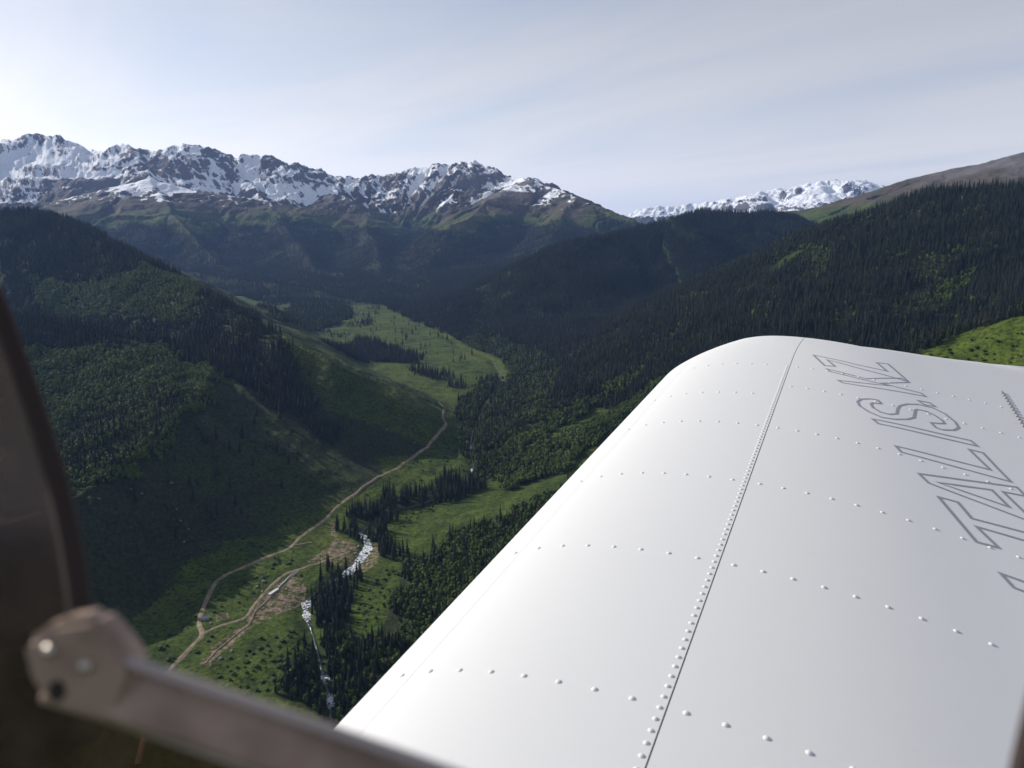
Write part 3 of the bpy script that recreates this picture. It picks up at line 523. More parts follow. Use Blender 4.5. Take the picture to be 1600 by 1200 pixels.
# the woods that cover whole hillsides
x, y = scatter(-200, 2300, 560, 2700, 6.4)
RX = river_x(y)
m = ((reg_name(x, y) == 'right_hill') | ((reg_name(x, y) == 'valley_floor') & (x > RX + 25) & (y > 1650))) & outside(x, y, meadows + aspens) & away_from(x, y, STREAM, 8)
m &= rng.rand(len(x)) < np.clip(1.05 + 1.0 * fbm(x / 130, y / 130, 17, 3), 0.25, 1)
low = np.clip((-270 + 45 * fbm(x / 150, y / 150, 23, 3) - ground(x, y)) / 40, 0, 1) * (x < RX + 150)      # leafy trees take over low down
sw = m & (rng.rand(len(x)) < 0.75 * low); m &= ~sw
q = ((reg_name(x, y) == 'right_hill') & outside(x, y, meadows) & ~m & (rng.rand(len(x)) < 0.30)) | sw
add('spruce', x[m], y[m], 'spruce forest on the right hillside', 10, 29)
add('aspen', x[q], y[q], 'leafy trees on the right hillside', 8, 15)
x, y = scatter(-400, 2400, 2500, 4400, 7.4)
m = ((reg_name(x, y) == 'forest_ridge') | ((reg_name(x, y) == 'valley_floor') & (x > river_x(y) + 20))) & (rng.rand(len(x)) < np.clip(1.1 + 0.9 * fbm(x / 160, y / 160, 18, 3), 0.25, 1))
add('spruce', x[m], y[m], 'spruce forest on the middle ridge', 13, 27)
x, y = scatter(-3600, 2200, 3000, 6400, 11.0)
rn = reg_name(x, y); zz0 = ground(x, y)
tl = 120 + 60 * fbm(x / 300, y / 300, 81, 4) + 55 * fbm(x / 900, y / 900, 95, 3)
m = (np.isin(rn, ['mountain_range', 'left_spur']) | ((rn == 'valley_floor') & (y > 3450))) & (zz0 < tl + 25) & (rng.rand(len(x)) < np.clip(1.0 + 0.9 * fbm(x / 220, y / 220, 19, 3), 0.1, 1) * np.clip((tl + 25 - zz0) / 60, 0.1, 1))
add('spruce', x[m], y[m], 'spruce forest below the snowy mountains', 14, 26)
x, y = scatter(-1300, -250, 2100, 3500, 11)
m = np.isin(reg_name(x, y), ['valley_floor']) & (rng.rand(len(x)) < np.clip(-0.1 + 1.4 * fbm(x / 120, y / 120, 29, 3), 0.0, 0.9)) & (x < -420 - (y - 2100) * 0.12)
add('spruce', x[m], y[m], 'spruces on the far meadow', 10, 24)
for k in TREES: TREES[k] = np.concatenate(TREES[k])

# ------------------------------------------------------------------ the largest in view stand as single trees, the rest as woods
WING_EDGE = [(525, 1130), (1050, 590), (1110, 544), (1200, 521), (1600, 580)]
def clear_view(u, v):
    e = np.interp(u, [q[0] for q in WING_EDGE], [q[1] for q in WING_EDGE], left=2000)
    bar = 1030 + (u - 229) * 0.325
    return (v < e - 2) & (v < bar - 6) & (u > 8) & (u < 1592) & (u > 175 - np.clip(980 - v, 0, 999) * 0.3)
LABELS = {
 'spruce': {
  'row of spruces above the rapids': 'dark spruce in the row lining the far bank just above the white rapids',
  'riverside wood upstream': 'dark spruce in the riverside wood at the narrow right edge of the long meadow',
  'spruce stand below the rapids': 'dark spruce in the stand between the white rapids and the bare earth',
  'tall spruces at the lower stream': 'tall narrow spruce in the lowest wood between the window frame and the wing',
  'spruces right of the rapids': 'dark spruce in the small clump right of the white rapids',
  'leafy wood beside the wing': 'dark spruce poking through the leafy wood along the wing edge',
  'spruces on the left shoulder': 'dark spruce among the leafy wood on the left shoulder',
  'spruce wood on the left hill': 'dark spruce in the shaded wood on the left hill'},
 'aspen': {
  'leafy wood beside the wing': 'round green leafy tree in the wood along the wing leading edge',
  'tall spruces at the lower stream': 'pale green leafy tree among the lowest spruces by the window frame',
  'riverside wood upstream': 'green leafy tree in the riverside wood right of the long meadow',
  'aspen spur': 'green leafy tree on the nearer of the two bright wooded spurs right of the river',
  'aspen spur behind': 'green leafy tree on the farther of the two bright wooded spurs',
  'leafy wood on the left shoulder': 'green leafy tree on the shaded left shoulder below the spruces',
  'leafy wood high on the left hill': 'green leafy tree in the patch high on the left hill'}}
def single(kind, row, crown, trunk, names):
    x, y, z, h, st = row
    o = empty(names[0], (x, y, z), rng.rand() * 6.28); o.scale = (h, h, h)
    o.rotation_euler = (rng.randn() * 0.02, rng.randn() * 0.02, o.rotation_euler[2])
    stand = STANDS[int(st)]
    lab = LABELS[kind].get(stand, ('dark spruce in the ' + stand) if kind == 'spruce' else ('green leafy tree in the ' + stand))
    tag(o, lab, 'tree', stand)
    c = bpy.data.objects.new('crown', crown); t = bpy.data.objects.new('trunk', trunk)
    for p in (c, t): C.objects.link(p); p.parent = o
    return c
def wood(name, rows, sources, label, cat):
    me = bpy.data.meshes.new(name); n = len(rows)
    me.vertices.add(n); me.vertices.foreach_set('co', rows[:, :3].astype(np.float32).ravel())
    for an, tp, arr in (('size', 'FLOAT', rows[:, 3] * 1.0), ('turn', 'FLOAT', rng.rand(n) * 6.28), ('pick', 'INT', rng.randint(0, len(sources), n))):
        a = me.attributes.new(an, tp, 'POINT'); a.data.foreach_set('value', np.asarray(arr, np.float32 if tp == 'FLOAT' else np.int32))
    o = link(name, me); tag(o, label, cat, kind='stuff')
    g = bpy.data.node_groups.new(name, 'GeometryNodeTree')
    g.interface.new_socket('Geometry', in_out='INPUT', socket_type='NodeSocketGeometry'); g.interface.new_socket('Geometry', in_out='OUTPUT', socket_type='NodeSocketGeometry')
    N = g.nodes.new; L = g.links.new
    gi, go = N('NodeGroupInput'), N('NodeGroupOutput')
    jn = N('GeometryNodeJoinGeometry')
    for s in reversed(sources):
        oi = N('GeometryNodeObjectInfo'); oi.inputs['Object'].default_value = s; oi.inputs['As Instance'].default_value = True
        L(oi.outputs['Geometry'], jn.inputs[0])
    ip = N('GeometryNodeInstanceOnPoints'); ip.inputs['Pick Instance'].default_value = True
    def at_(nm, tp):
        a = N('GeometryNodeInputNamedAttribute'); a.data_type = tp; a.inputs['Name'].default_value = nm; return a.outputs['Attribute']
    cb = N('ShaderNodeCombineXYZ'); L(at_('turn', 'FLOAT'), cb.inputs[2]); cs = N('ShaderNodeCombineXYZ')
    sz = at_('size', 'FLOAT')
    for k in range(3): L(sz, cs.inputs[k])
    L(gi.outputs[0], ip.inputs['Points']); L(jn.outputs[0], ip.inputs['Instance']); L(at_('pick', 'INT'), ip.inputs['Instance Index'])
    L(cb.outputs[0], ip.inputs['Rotation']); L(cs.outputs[0], ip.inputs['Scale']); L(ip.outputs[0], go.inputs[0])
    o.modifiers.new('wood', 'NODES').node_group = g
for kind, crowns, trunk, nm, wname, wlab in (('spruce', SPRUCE, SPRUCE_T, ('spruce_tree',), 'spruce_forest', 'dark spruce forest covering the hillsides'),
                                        ('aspen', ASPEN, ASPEN_T, ('leafy_tree',), 'leafy_forest', 'bright green leafy woods on the lower slopes'),
                                        ('bush', BUSH, None, ('bush',), 'scrub', 'low green scrub dotted over the meadows')):
    T = TREES[kind]; u, v = project(T[:, 0], T[:, 1], T[:, 2] + T[:, 3] * 0.6)
    px = T[:, 3] / np.hypot(T[:, 0], T[:, 1])
    ok = clear_view(u, v) & seen(T[:, 0], T[:, 1], T[:, 2], T[:, 3] * 0.5, 0.0)
    order = np.argsort(-np.where(ok, px, 0)); pick = order[:300][ok[order[:300]]]
    rest = np.setdiff1d(np.arange(len(T)), pick)
    src = {}
    for i, k in enumerate(pick):
        w = i % len(crowns)
        if kind == 'bush':
            x, y, z, h, st = T[k]
            o = bpy.data.objects.new('bush', crowns[w]); C.objects.link(o); o.location = (x, y, z); o.scale = (h * 1.3, h * 1.3, h); o.rotation_euler = (0, 0, rng.rand() * 6.28)
            tag(o, 'low green bush ' + STANDS[int(st)], 'bush', 'bushes ' + STANDS[int(st)]); c = o
        else: c = single(kind, T[k], crowns[w], trunk, nm)
        src.setdefault(w, c)
    # the woods repeat the crown shapes of the single trees
    wood(wname, T[rest], [src[w] for w in sorted(src)], wlab, 'forest' if kind != 'bush' else 'scrub')
print('trees', {k: len(t) for k, t in TREES.items()})
# ------------------------------------------------------------------ roads, stream, boulders, hut
def drape(name, line, width, mat, lift, n=10, rough=0.22, foam=None, sag=False):
    P = catmull2(line, n); t = np.gradient(P, axis=0); t /= np.maximum(np.linalg.norm(t, axis=1)[:, None], 1e-6); nr = np.stack([-t[:, 1], t[:, 0]], 1)
    v, f, a = [], [], []; K = 5
    for i, p in enumerate(P):
        w = width * ((0.30 + 0.85 * foam(p)) if foam else 1) * (1 + rough * pn(i * 0.37, 0.5, 3) + 0.4 * rough * pn(i * 1.3, 2.5, 4))
        q = [p + nr[i] * w * (k / (K - 1) - 0.5) for k in range(K)]
        zs = ground(np.array([x[0] for x in q]), np.array([x[1] for x in q]))
        if sag: zs = np.full(K, zs.max())
        for k in range(K): v.append((q[k][0], q[k][1], zs[k] + lift - (0.5 * lift + 0.25 if k in (0, K - 1) else 0))); a.append(foam(p) if foam else 0.0)
    f = [(i * K + k, i * K + k + 1, i * K + K + k + 1, i * K + K + k) for i in range(len(P) - 1) for k in range(K - 1)]
    me = pydata(name, v, f)
    if foam: me.attributes.new('foam', 'FLOAT', 'POINT').data.foreach_set('value', np.array(a, np.float32))
    o = link(name, me, mat=mat, smooth=True)
    if me.polygons[0].normal.z < 0: me.flip_normals()
    tag(o, kind='structure'); return o
def catmull2(P, n):
    P = np.array(P, float); Q = np.vstack([2 * P[0] - P[1], P, 2 * P[-1] - P[-2]]); o = []
    for i in range(1, len(Q) - 2):
        m = max(4, int(np.linalg.norm(Q[i + 1] - Q[i]) / 5.0)); t = np.linspace(0, 1, m, endpoint=False)[:, None]; a, b, c, d = Q[i - 1], Q[i], Q[i + 1], Q[i + 2]
        o.append(0.5 * ((2 * b) + (c - a) * t + (2 * a - 5 * b + 4 * c - d) * t ** 2 + (3 * b - a - 3 * c + d) * t ** 3))
    return np.vstack(o + [P[-1:]])
def road_material():
    q = NT('road_earth'); pos = q.n('ShaderNodeNewGeometry').outputs['Position']
    c = q.ramp(q.noise(pos, 0.16, 5, 0.65), (0.3, (0.13, 0.098, 0.064)), (0.52, (0.23, 0.18, 0.125)), (0.72, (0.33, 0.28, 0.20)))
    return q.done(q.bsdf(c, 0.95, 0.1))
ROAD_M = road_material()
for i, (ln, w) in enumerate(zip(ROADS, (5.2, 4.6, 5.0, 3.0, 2.4))): drape('dirt_road' if i == 0 else 'dirt_track', ln, w, ROAD_M, 0.45 + 0.05 * i)
def water_material():
    q = NT('stream_water'); pos = q.n('ShaderNodeNewGeometry').outputs['Position']; fo = q.attr('foam').outputs['Fac']
    nz = q.noise(pos, 0.42, 5, 0.7, 0.6)
    m = q.ramp(q.math('ADD', nz, q.math('MULTIPLY', fo, 0.20)), (0.62, 0.0), (0.70, 1.0))
    c = q.mix(m, (0.022, 0.028, 0.024), (0.80, 0.82, 0.83))
    bp = q.n('ShaderNodeBump', {'Height': nz, 'Strength': 0.8, 'Distance': 0.6}).outputs[0]
    return q.done(q.bsdf(c, q.math('ADD', q.math('MULTIPLY', m, 0.5), 0.12), 0.5, normal=bp))
FOAMY = [(([[-149.6, 578.9], [-162.4, 625.3], [-174.8, 655.6], [-191.7, 700.1], [-209.0, 743.4], [-222.1, 773.1], [-227.3, 795.7], [-221.3, 829.4], [-202.2, 860.5], [-194.0, 880.6], [-189.0, 911.6], [-186.9, 943.7], [-197.2, 976.9], [-203.4, 991.6], [-183.4, 1050.5], [-133.6, 1096.2], [-81.3, 1172.0], [-64.8, 1251.6], [-76.4, 1367.8], [-72.1, 1534.9], [-55.8, 1730.3], [-21.0, 1908.5], [-55.5, 2199.1]][i]), r) for i, r in ((5, 12), (6, 9), (9, 26), (10, 26), (11, 22), (12, 14), (1, 10), (2, 7), (18, 9), (17, 8), (21, 9))]
def foam_at(p): return min(1.0, 0.0 + sum(math.exp(-((p[0] - c[0]) ** 2 + (p[1] - c[1]) ** 2) / (r * r)) for c, r in FOAMY))
drape('stream', STREAM, 8.5, water_material(), 0.6, rough=0.5, foam=foam_at)
ROCK_M = plain('boulder_stone', (0.20, 0.19, 0.18), 0.9, 0.15, var=0.35, scale=1.2)
def boulder_mesh(seed):
    r = random.Random(seed); bm = bmesh.new(); bmesh.ops.create_icosphere(bm, subdivisions=2, radius=1)
    ax = [Vector((r.gauss(0, 1), r.gauss(0, 1), r.gauss(0, 1))).normalized() for _ in range(6)]; cut = [r.uniform(0.55, 0.85) for _ in ax]
    for q in bm.verts:
        for a, c in zip(ax, cut):
            d = q.co.dot(a)
            if d > c: q.co -= a * (d - c) * 0.9
        q.co *= r.uniform(0.95, 1.05); q.co.z *= 0.75
    me = bpy.data.meshes.new('boulder'); bm.to_mesh(me); bm.free(); me.materials.append(ROCK_M); return me
BM = [boulder_mesh(k) for k in range(5)]
BLAB = ['leftmost pale boulder on the shaded left slope', 'pale boulder on the shaded left slope, left one of a pair', 'pale boulder on the shaded left slope, right one of a pair', 'topmost pale boulder in the dark gully of the left slope',
 'pale boulder in the dark gully just below the topmost one', 'pale boulder halfway down the dark gully', 'grey boulder low in the dark gully', 'lowest pale boulder of the dark gully', 'pale boulder on the dark far spur, upper of two', 'pale boulder on the dark far spur, lower of two',
 'pale boulder low on the dark grassy nose of the left shoulder', 'grey boulder in the middle of the white rapids', 'grey boulder on the left side of the white rapids', 'grey boulder on the right side of the white rapids', 'outermost grey boulder right of the white rapids',
 'grey boulder at the foot of the white rapids', 'pale boulder beside the upper end of the bare earth', 'left pale boulder beside the upper track', 'upper pale boulder beside the track', 'pale boulder in the grass beside the small hut', 'pale boulder at the lower end of the earth bank', 'pale boulder midway along the earth bank', 'grey boulder above the white rapids']
for k, ((x, y), lab) in enumerate(zip([[-485.0, 864.5], [-473.3, 916.9], [-462.9, 922.2], [-452.4, 981.4], [-429.0, 939.3], [-420.6, 928.6], [-410.4, 927.5], [-408.8, 908.5], [-222.1, 1332.0], [-172.9, 1325.9], [-337.8, 1071.2], [-190.2, 897.0], [-197.9, 920.0], [-185.8, 924.3], [-178.5, 929.6], [-186.0, 875.6], [-282.2, 813.3], [-291.0, 822.7], [-287.6, 835.1], [-312.3, 740.8], [-278.8, 677.1], [-273.2, 690.5], [-198.4, 939.3]], BLAB)):
    s = (2.6, 2.2, 2.8, 3.2, 2.4)[k % 5] * (0.8 if k > 10 else 0.62)
    o = bpy.data.objects.new('boulder', BM[k % 5]); C.objects.link(o); o.location = (x, y, float(ground(x, y)) + s * 0.25); o.scale = (s * 1.2, s, s); o.rotation_euler = (0, 0, k * 1.3)
    tag(o, lab, 'boulder', 'boulders')
for k in range(26):                                            # stones breaking the white water
    i = (9, 10, 10, 11, 11)[k % 5]; a_, b_ = STREAM[i], STREAM[i + 1]; t_ = rng.rand(); x = a_[0] + (b_[0] - a_[0]) * t_ + rng.randn() * 5.5; y = a_[1] + (b_[1] - a_[1]) * t_ + rng.randn() * 4
    s = 0.8 + 1.1 * rng.rand(); o = bpy.data.objects.new('boulder', BM[k % 5]); C.objects.link(o); o.location = (x, y, float(ground(x, y)) + 0.5); o.scale = (s * 1.3, s, s); o.rotation_euler = (0, 0, k * 2.1)
    tag(o, 'small grey stone breaking the white water of the rapids', 'boulder', 'stones in the rapids')
def box(v, f, x0, x1, y0, y1, z0, z1):
    o = len(v); v += [(x, y, z) for z in (z0, z1) for y in (y0, y1) for x in (x0, x1)]
    f += [tuple(o + i for i in t) for t in ((0, 2, 3, 1), (4, 5, 7, 6), (0, 1, 5, 4), (2, 6, 7, 3), (0, 4, 6, 2), (1, 3, 7, 5))]
hx, hy = [[-321.3, 750.2]][0]
hut = empty('hut', (hx, hy, float(ground(hx, hy)) - 0.2), R(25)); tag(hut, 'small pale hut with a grey roof beside the fork of the dirt road', 'hut')
v, f = [], []; box(v, f, -3.2, 3.2, -2.2, 2.2, 0, 2.6); v += [(-3.2, 0, 4.0), (3.2, 0, 4.0)]; f += [(4, 6, 8), (5, 9, 7)]
link('wall', pydata('wall', v, f), hut, plain('whitewash', (0.42, 0.42, 0.44), 0.9, 0.1))
v = [(-3.6, -2.7, 2.32), (3.6, -2.7, 2.32), (3.6, 0, 4.12), (-3.6, 0, 4.12), (-3.6, 2.7, 2.32), (3.6, 2.7, 2.32)]; v += [(a, b, c + 0.14) for a, b, c in v]
link('roof', pydata('roof', v, [(0, 3, 2, 1), (3, 4, 5, 2), (6, 7, 8, 9), (9, 8, 11, 10), (0, 1, 7, 6), (4, 10, 11, 5), (0, 6, 9, 3), (3, 9, 10, 4), (1, 2, 8, 7), (2, 5, 11, 8)]), hut, plain('roof_sheet', (0.30, 0.31, 0.35), 0.5, 0.4))
v, f = [], []; box(v, f, -0.5, 0.5, -2.26, -2.18, 0.05, 2.05); link('door', pydata('door', v, f), hut, plain('door_wood', (0.12, 0.08, 0.05)))
for a in (-2.0, 2.0):
    v, f = [], []; box(v, f, a - 0.45, a + 0.45, -2.25, -2.18, 1.0, 1.9); link('window', pydata('window', v, f), hut, plain('window_glass', (0.03, 0.035, 0.04), 0.15, 0.5))
(ax, ay), (bx, by) = [[-272.0, 805.8], [-266.9, 819.9]]
sl = empty('concrete_slab', ((ax + bx) / 2, (ay + by) / 2, float(ground((ax + bx) / 2, (ay + by) / 2))), math.atan2(by - ay, bx - ax)); tag(sl, 'long white concrete slab at the lower end of the track beside the bare earth', 'slab')
CONC = plain('concrete', (0.62, 0.60, 0.56), 0.85, 0.2, var=0.1); Ls = math.hypot(bx - ax, by - ay) / 2
v, f = [], []; box(v, f, -Ls, Ls, -1.6, 1.6, -0.8, 1.4); link('block', pydata('block', v, f), sl, CONC)
v, f = [], []; box(v, f, -Ls - 0.25, Ls + 0.25, -1.85, 1.85, 1.4, 1.75); link('cap', pydata('cap', v, f), sl, CONC)
pp = [[-267.4, 821.8], [-262.4, 850.7], [-255.3, 863.5]]
PP_ = catmull2(pp, 6); v, f = [], []
for p in PP_:
    z = float(ground(p[0], p[1])) + 0.7; v += [(p[0] + 0.7 * math.cos(k * math.pi / 4), p[1], z + 0.7 * math.sin(k * math.pi / 4)) for k in range(8)]
f = [(i * 8 + k, i * 8 + (k + 1) % 8, i * 8 + 8 + (k + 1) % 8, i * 8 + 8 + k) for i in range(len(PP_) - 1) for k in range(8)]
tag(link('pipe', pydata('pipe', v, f), mat=CONC), 'thin pale pipe line running up the track from the white slab', 'pipe')
# ------------------------------------------------------------------ the aircraft: wing, window frame and pane (metres, eye at the origin)
WS = 0.8                                                       # wing units to metres
_cam = cam.rotation_euler.to_matrix()
W_S, W_X, W_N = (_cam @ Vector((a, -b, -c)) for a, b, c in ((0.40019, -0.24688, 0.88255), (0.91074, 0.0, -0.41297), (-0.10195, -0.96905, -0.22484)))
UP_POLY = [0.22394212578, 0.81702321282, 0.46021750900, 0.03706454304, -0.26272603574, -0.25108340542, -0.80896554815]
def up_z(x):
    x = np.asarray(x, float)
    return np.where(x < 0.3, np.polyval(UP_POLY, np.minimum(x, 0.3)), np.polyval(UP_POLY, 0.3) - 0.328 * (x - 0.3))
def wp(x, z, s): return (W_X * x + W_N * z + W_S * s) * WS
def catmull(P, n):
    P = np.array(P, float); Q = np.vstack([2 * P[0] - P[1], P, 2 * P[-1] - P[-2]]); o = []
    for i in range(1, len(Q) - 2):
        t = np.linspace(0, 1, n, endpoint=False)[:, None]; a, b, c, d = Q[i - 1], Q[i], Q[i + 1], Q[i + 2]
        o.append(0.5 * ((2 * b) + (c - a) * t + (2 * a - 5 * b + 4 * c - d) * t ** 2 + (3 * b - a - 3 * c + d) * t ** 3))
    return np.vstack(o + [P[-1:]])
xs1 = np.linspace(-0.2680, -0.70, 34)
NOSE = np.vstack([np.stack([xs1, up_z(xs1)], 1)[:-1], catmull([(-0.70, up_z(-0.70)), (-0.742, -0.7895), (-0.775, -0.8045), (-0.802, -0.8196), (-0.820, -0.836), (-0.832, -0.856), (-0.834, -0.875), (-0.826, -0.895), (-0.80, -0.915), (-0.74, -0.935), (-0.6, -0.957), (-0.3, -0.977), (0.0, -0.99), (0.3, -1.015), (0.6, -1.06), (0.9, -1.108)], 5)])
xs2 = np.concatenate([np.linspace(0.9, 0.3, 14)[:-1], np.linspace(0.3, -0.2656, 40)])
AFT = np.stack([xs2, up_z(xs2)], 1)
def tip_warp(P, s):
    """rounded wing tip: the front corner draws back, the section thins to the rim"""
    x, z = P[:, 0].copy(), P[:, 1].copy()
    d = 0.34 * (1 - math.sqrt(max(0, 1 - min(1, max(0, (s - 3.42) / 0.55)) ** 2))); x += d * np.clip((0.05 - x) / 0.88, 0, 1) ** 2
    k = math.sqrt(max(0, 1 - min(1, max(0, (s - 3.88) / 0.12)) ** 2))
    zm = -0.90 - 0.10 * np.clip(P[:, 0] + 0.1, 0, 1) - 0.03; z = zm + (z - zm) * max(k, 0.02)
    ss = s + 0.62 * np.clip(x, 0, 0.52) * min(1, max(0, (s - 2.6) / 1.37))
    return x, z, ss
ST = np.concatenate([np.linspace(0.3, 3.4, 32), np.linspace(3.4, 3.88, 14)[1:], 3.88 + 0.12 * np.sin(np.linspace(0, math.pi / 2, 12)[1:])])
def loft(name, P, lift=0.0, s_to=None):
    v = []; n = len(P); st = ST if s_to is None else ST[ST <= s_to]
    for s in st:
        x, z, ss = tip_warp(P, s); v += [wp(a, b + lift, c) for a, b, c in zip(x, z, ss)]
    f = [(i * n + j, i * n + j + 1, (i + 1) * n + j + 1, (i + 1) * n + j) for i in range(len(st) - 1) for j in range(n - 1)]
    return pydata(name, v, f)
def paint(name, col, rough):
    q = NT(name); tc = q.n('ShaderNodeTexCoord').outputs['Object']
    big = q.noise(tc, 1.6, 4); fine = q.noise(tc, 26, 4, 0.6); spots = q.noise(tc, 90, 2)
    c = q.mix(q.math('MULTIPLY', big, 0.5), col, tuple(x * 0.955 for x in col))
    c = q.mix(q.ramp(fine, (0.62, 0.0), (0.8, 0.12)), c, tuple(x * 0.8 for x in col))
    c = q.mix(q.ramp(spots, (0.765, 0.0), (0.79, 0.35)), c, (0.32, 0.30, 0.27))
    r = q.math('ADD', q.math('MULTIPLY', fine, 0.14), rough)
    bp = q.n('ShaderNodeBump', {'Height': q.noise(tc, 4.5, 2), 'Strength': 0.10, 'Distance': 0.01}).outputs[0]
    return q.done(q.bsdf(c, r, 0.22, normal=bp))
WHITE = paint('white_paint', (0.68, 0.68, 0.67), 0.5)
TAPE = paint('edge_film', (0.66, 0.66, 0.65), 0.46)
DECAL = plain('grey_lettering', (0.26, 0.265, 0.305), 0.5, 0.4, var=0.06)
SEAL = plain('dark_sealant', (0.24, 0.24, 0.24), 0.8, 0.2)
plane = empty('airplane', wp(0, -0.9, 0.3)); tag(plane, 'white riveted airplane wing with grey outlined lettering, and the cockpit window frame', 'airplane')
bpy.context.view_layer.update()
inv = plane.matrix_world.inverted()
def apart(name, me, parent, mat, smooth=False):
    me.transform(inv); o = link(name, me, parent, mat, smooth); return o
wing = apart('wing', loft('wing', NOSE), plane, WHITE, True)
panel = apart('skin_panel', loft('skin_panel', AFT), wing, WHITE, True)
gx = np.linspace(-0.262, -0.272, 4)
apart('seam', loft('seam', np.stack([gx, up_z(gx) - 0.0012], 1), s_to=3.9), wing, SEAL)
i0 = int(np.argmin(np.abs(NOSE[:, 0] + 0.72) + (np.arange(len(NOSE)) > 60) * 9)); strip = NOSE[i0:i0 + 34].copy()
tg = np.gradient(strip, axis=0); nr = np.stack([tg[:, 1], -tg[:, 0]], 1); nr /= np.linalg.norm(nr, axis=1)[:, None]
if (nr[0, 1] < 0): nr = -nr
apart('edge_film', loft('edge_film', strip + nr * 0.00025, s_to=3.62), wing, TAPE, True)
def surf(x, s, lift=0.0):
    dz = float(up_z(x + 0.001) - up_z(x - 0.001)) / 0.002; n = Vector((-dz, 1.0)).normalized()
    x_, z_, s_ = tip_warp(np.array([[x, float(up_z(x))]]), s)
    return wp(float(x_[0]) + n.x * lift, float(z_[0]) + n.y * lift, float(s_[0])), (W_X * n.x + W_N * n.y).normalized()
# rivets: domed heads along the ribs and along the seam
def rivet_mesh(r, h, n=14):
    v = [(0, 0, h)]; f = []
    for a, b in ((0.45, 0.86), (0.78, 0.5), (0.96, 0.12), (1.0, -0.25)): v += [(r * a * math.cos(2 * math.pi * k / n), r * a * math.sin(2 * math.pi * k / n), h * b) for k in range(n)]
    f += [(0, 1 + k, 1 + (k + 1) % n) for k in range(n)]
    for q in range(3): f += [(1 + q * n + k, 1 + q * n + n + k, 1 + q * n + n + (k + 1) % n, 1 + q * n + (k + 1) % n) for k in range(n)]
    me = pydata('rivet', v, f); me.materials.append(WHITE); me.polygons.foreach_set('use_smooth', np.ones(len(me.polygons), bool)); return me
RV = rivet_mesh(0.0044, 0.0023)
RVS = rivet_mesh(0.0039, 0.0021)
def rivet(x, s, me):
    p, n = surf(x, s); o = bpy.data.objects.new('rivet', me); C.objects.link(o); o.parent = wing
    o.location = inv @ p; o.rotation_euler = n.to_track_quat('Z', 'Y').to_euler()
for sf, sa, x0 in ((1.0, 1.0, -0.742), (1.488, 1.488, -0.733), (1.95, 1.95, -0.728), (2.439, 2.439, -0.722), (2.81, 2.96, -0.72), (3.28, 3.28, -0.66)):
    for k in range(8):
        if x0 + 0.0602 * k < -0.30: rivet(x0 + 0.0602 * k, sf, RV)
    for k in range(15):
        x = -0.238 + 0.0572 * k
        if sa > 1.3 or x < 0.1: rivet(x, sa, RV)
for k in range(90): rivet(-0.2772, 0.86 + 0.0272 * k, RVS)
# outlined lettering, reading towards the tip, laid obliquely over the ribs
LETTERS = [
    ('Z', [[(-0.1373, 3.369), (-0.1892, 3.5366), (0.1006, 3.463), (0.0633, 3.5894), (0.1073, 3.6003), (0.1783, 3.3511), (-0.1329, 3.4859), (-0.0977, 3.3859)]]),
    ('K', [[(0.2283, 3.1881), (-0.0643, 3.1346), (-0.0808, 3.1611), (0.102, 3.2269), (-0.1087, 3.2784), (-0.1298, 3.3203), (0.0177, 3.2722), (0.1504, 3.389), (0.178, 3.3461), (0.0735, 3.2433), (0.1489, 3.2282), (0.2128, 3.2228)]]),
    ('.', [[(0.1957, 3.1063), (0.2355, 3.1139), (0.2525, 3.0804), (0.2154, 3.0695)]]),
    ('S', [[(0.0673, 2.9525), (0.0557, 2.9866), (0.0311, 2.9818), (0.0013, 2.9527), (-0.0109, 2.907), (-0.0035, 2.8587), (0.0247, 2.8099), (0.0659, 2.7783), (0.1074, 2.7954), (0.1454, 2.8319), (0.1681, 2.8718), (0.1742, 2.9246), (0.178, 2.9665), (0.1862, 2.9857), (0.215, 2.9913), (0.2414, 2.9664), (0.2616, 2.9302), (0.2659, 2.8998), (0.2439, 2.88), (0.2203, 2.8667), (0.2329, 2.8247), (0.2526, 2.822), (0.2908, 2.8526), (0.3089, 2.8927), (0.3044, 2.9481), (0.2784, 3.0187), (0.2433, 3.0538), (0.1951, 3.0549), (0.1545, 3.0225), (0.1284, 2.9764), (0.1193, 2.9274), (0.1146, 2.8661), (0.0904, 2.8363), (0.0625, 2.8383), (0.0395, 2.8714), (0.0328, 2.9131), (0.0403, 2.9365), (0.0598, 2.9407)]]),
    ('I', [[(0.0355, 2.7341), (0.332, 2.7884), (0.3468, 2.7508), (0.0529, 2.6962)]]),
    ('L', [[(0.0972, 2.5093), (0.3557, 2.5598), (0.3154, 2.6946), (0.3554, 2.7009), (0.4005, 2.5046), (0.1117, 2.4645)]]),
    ('A', [[(0.1494, 2.3164), (0.4099, 2.4709), (0.423, 2.4143), (0.3641, 2.3899), (0.4095, 2.2349), (0.4393, 2.2377), (0.4548, 2.2067), (0.1701, 2.264)], [(0.1944, 2.2937), (0.3351, 2.375), (0.3628, 2.278)]]),
    ('T', [[(0.1871, 2.1789), (0.233, 2.1872), (0.2555, 2.1015), (0.4721, 2.1438), (0.4822, 2.0823), (0.2608, 2.0551), (0.2961, 1.9663), (0.2495, 1.9566)]]),
    ('J', [[(0.2804, 1.8219), (0.4916, 1.8146), (0.4976, 1.7538), (0.2977, 1.7714)]]),]
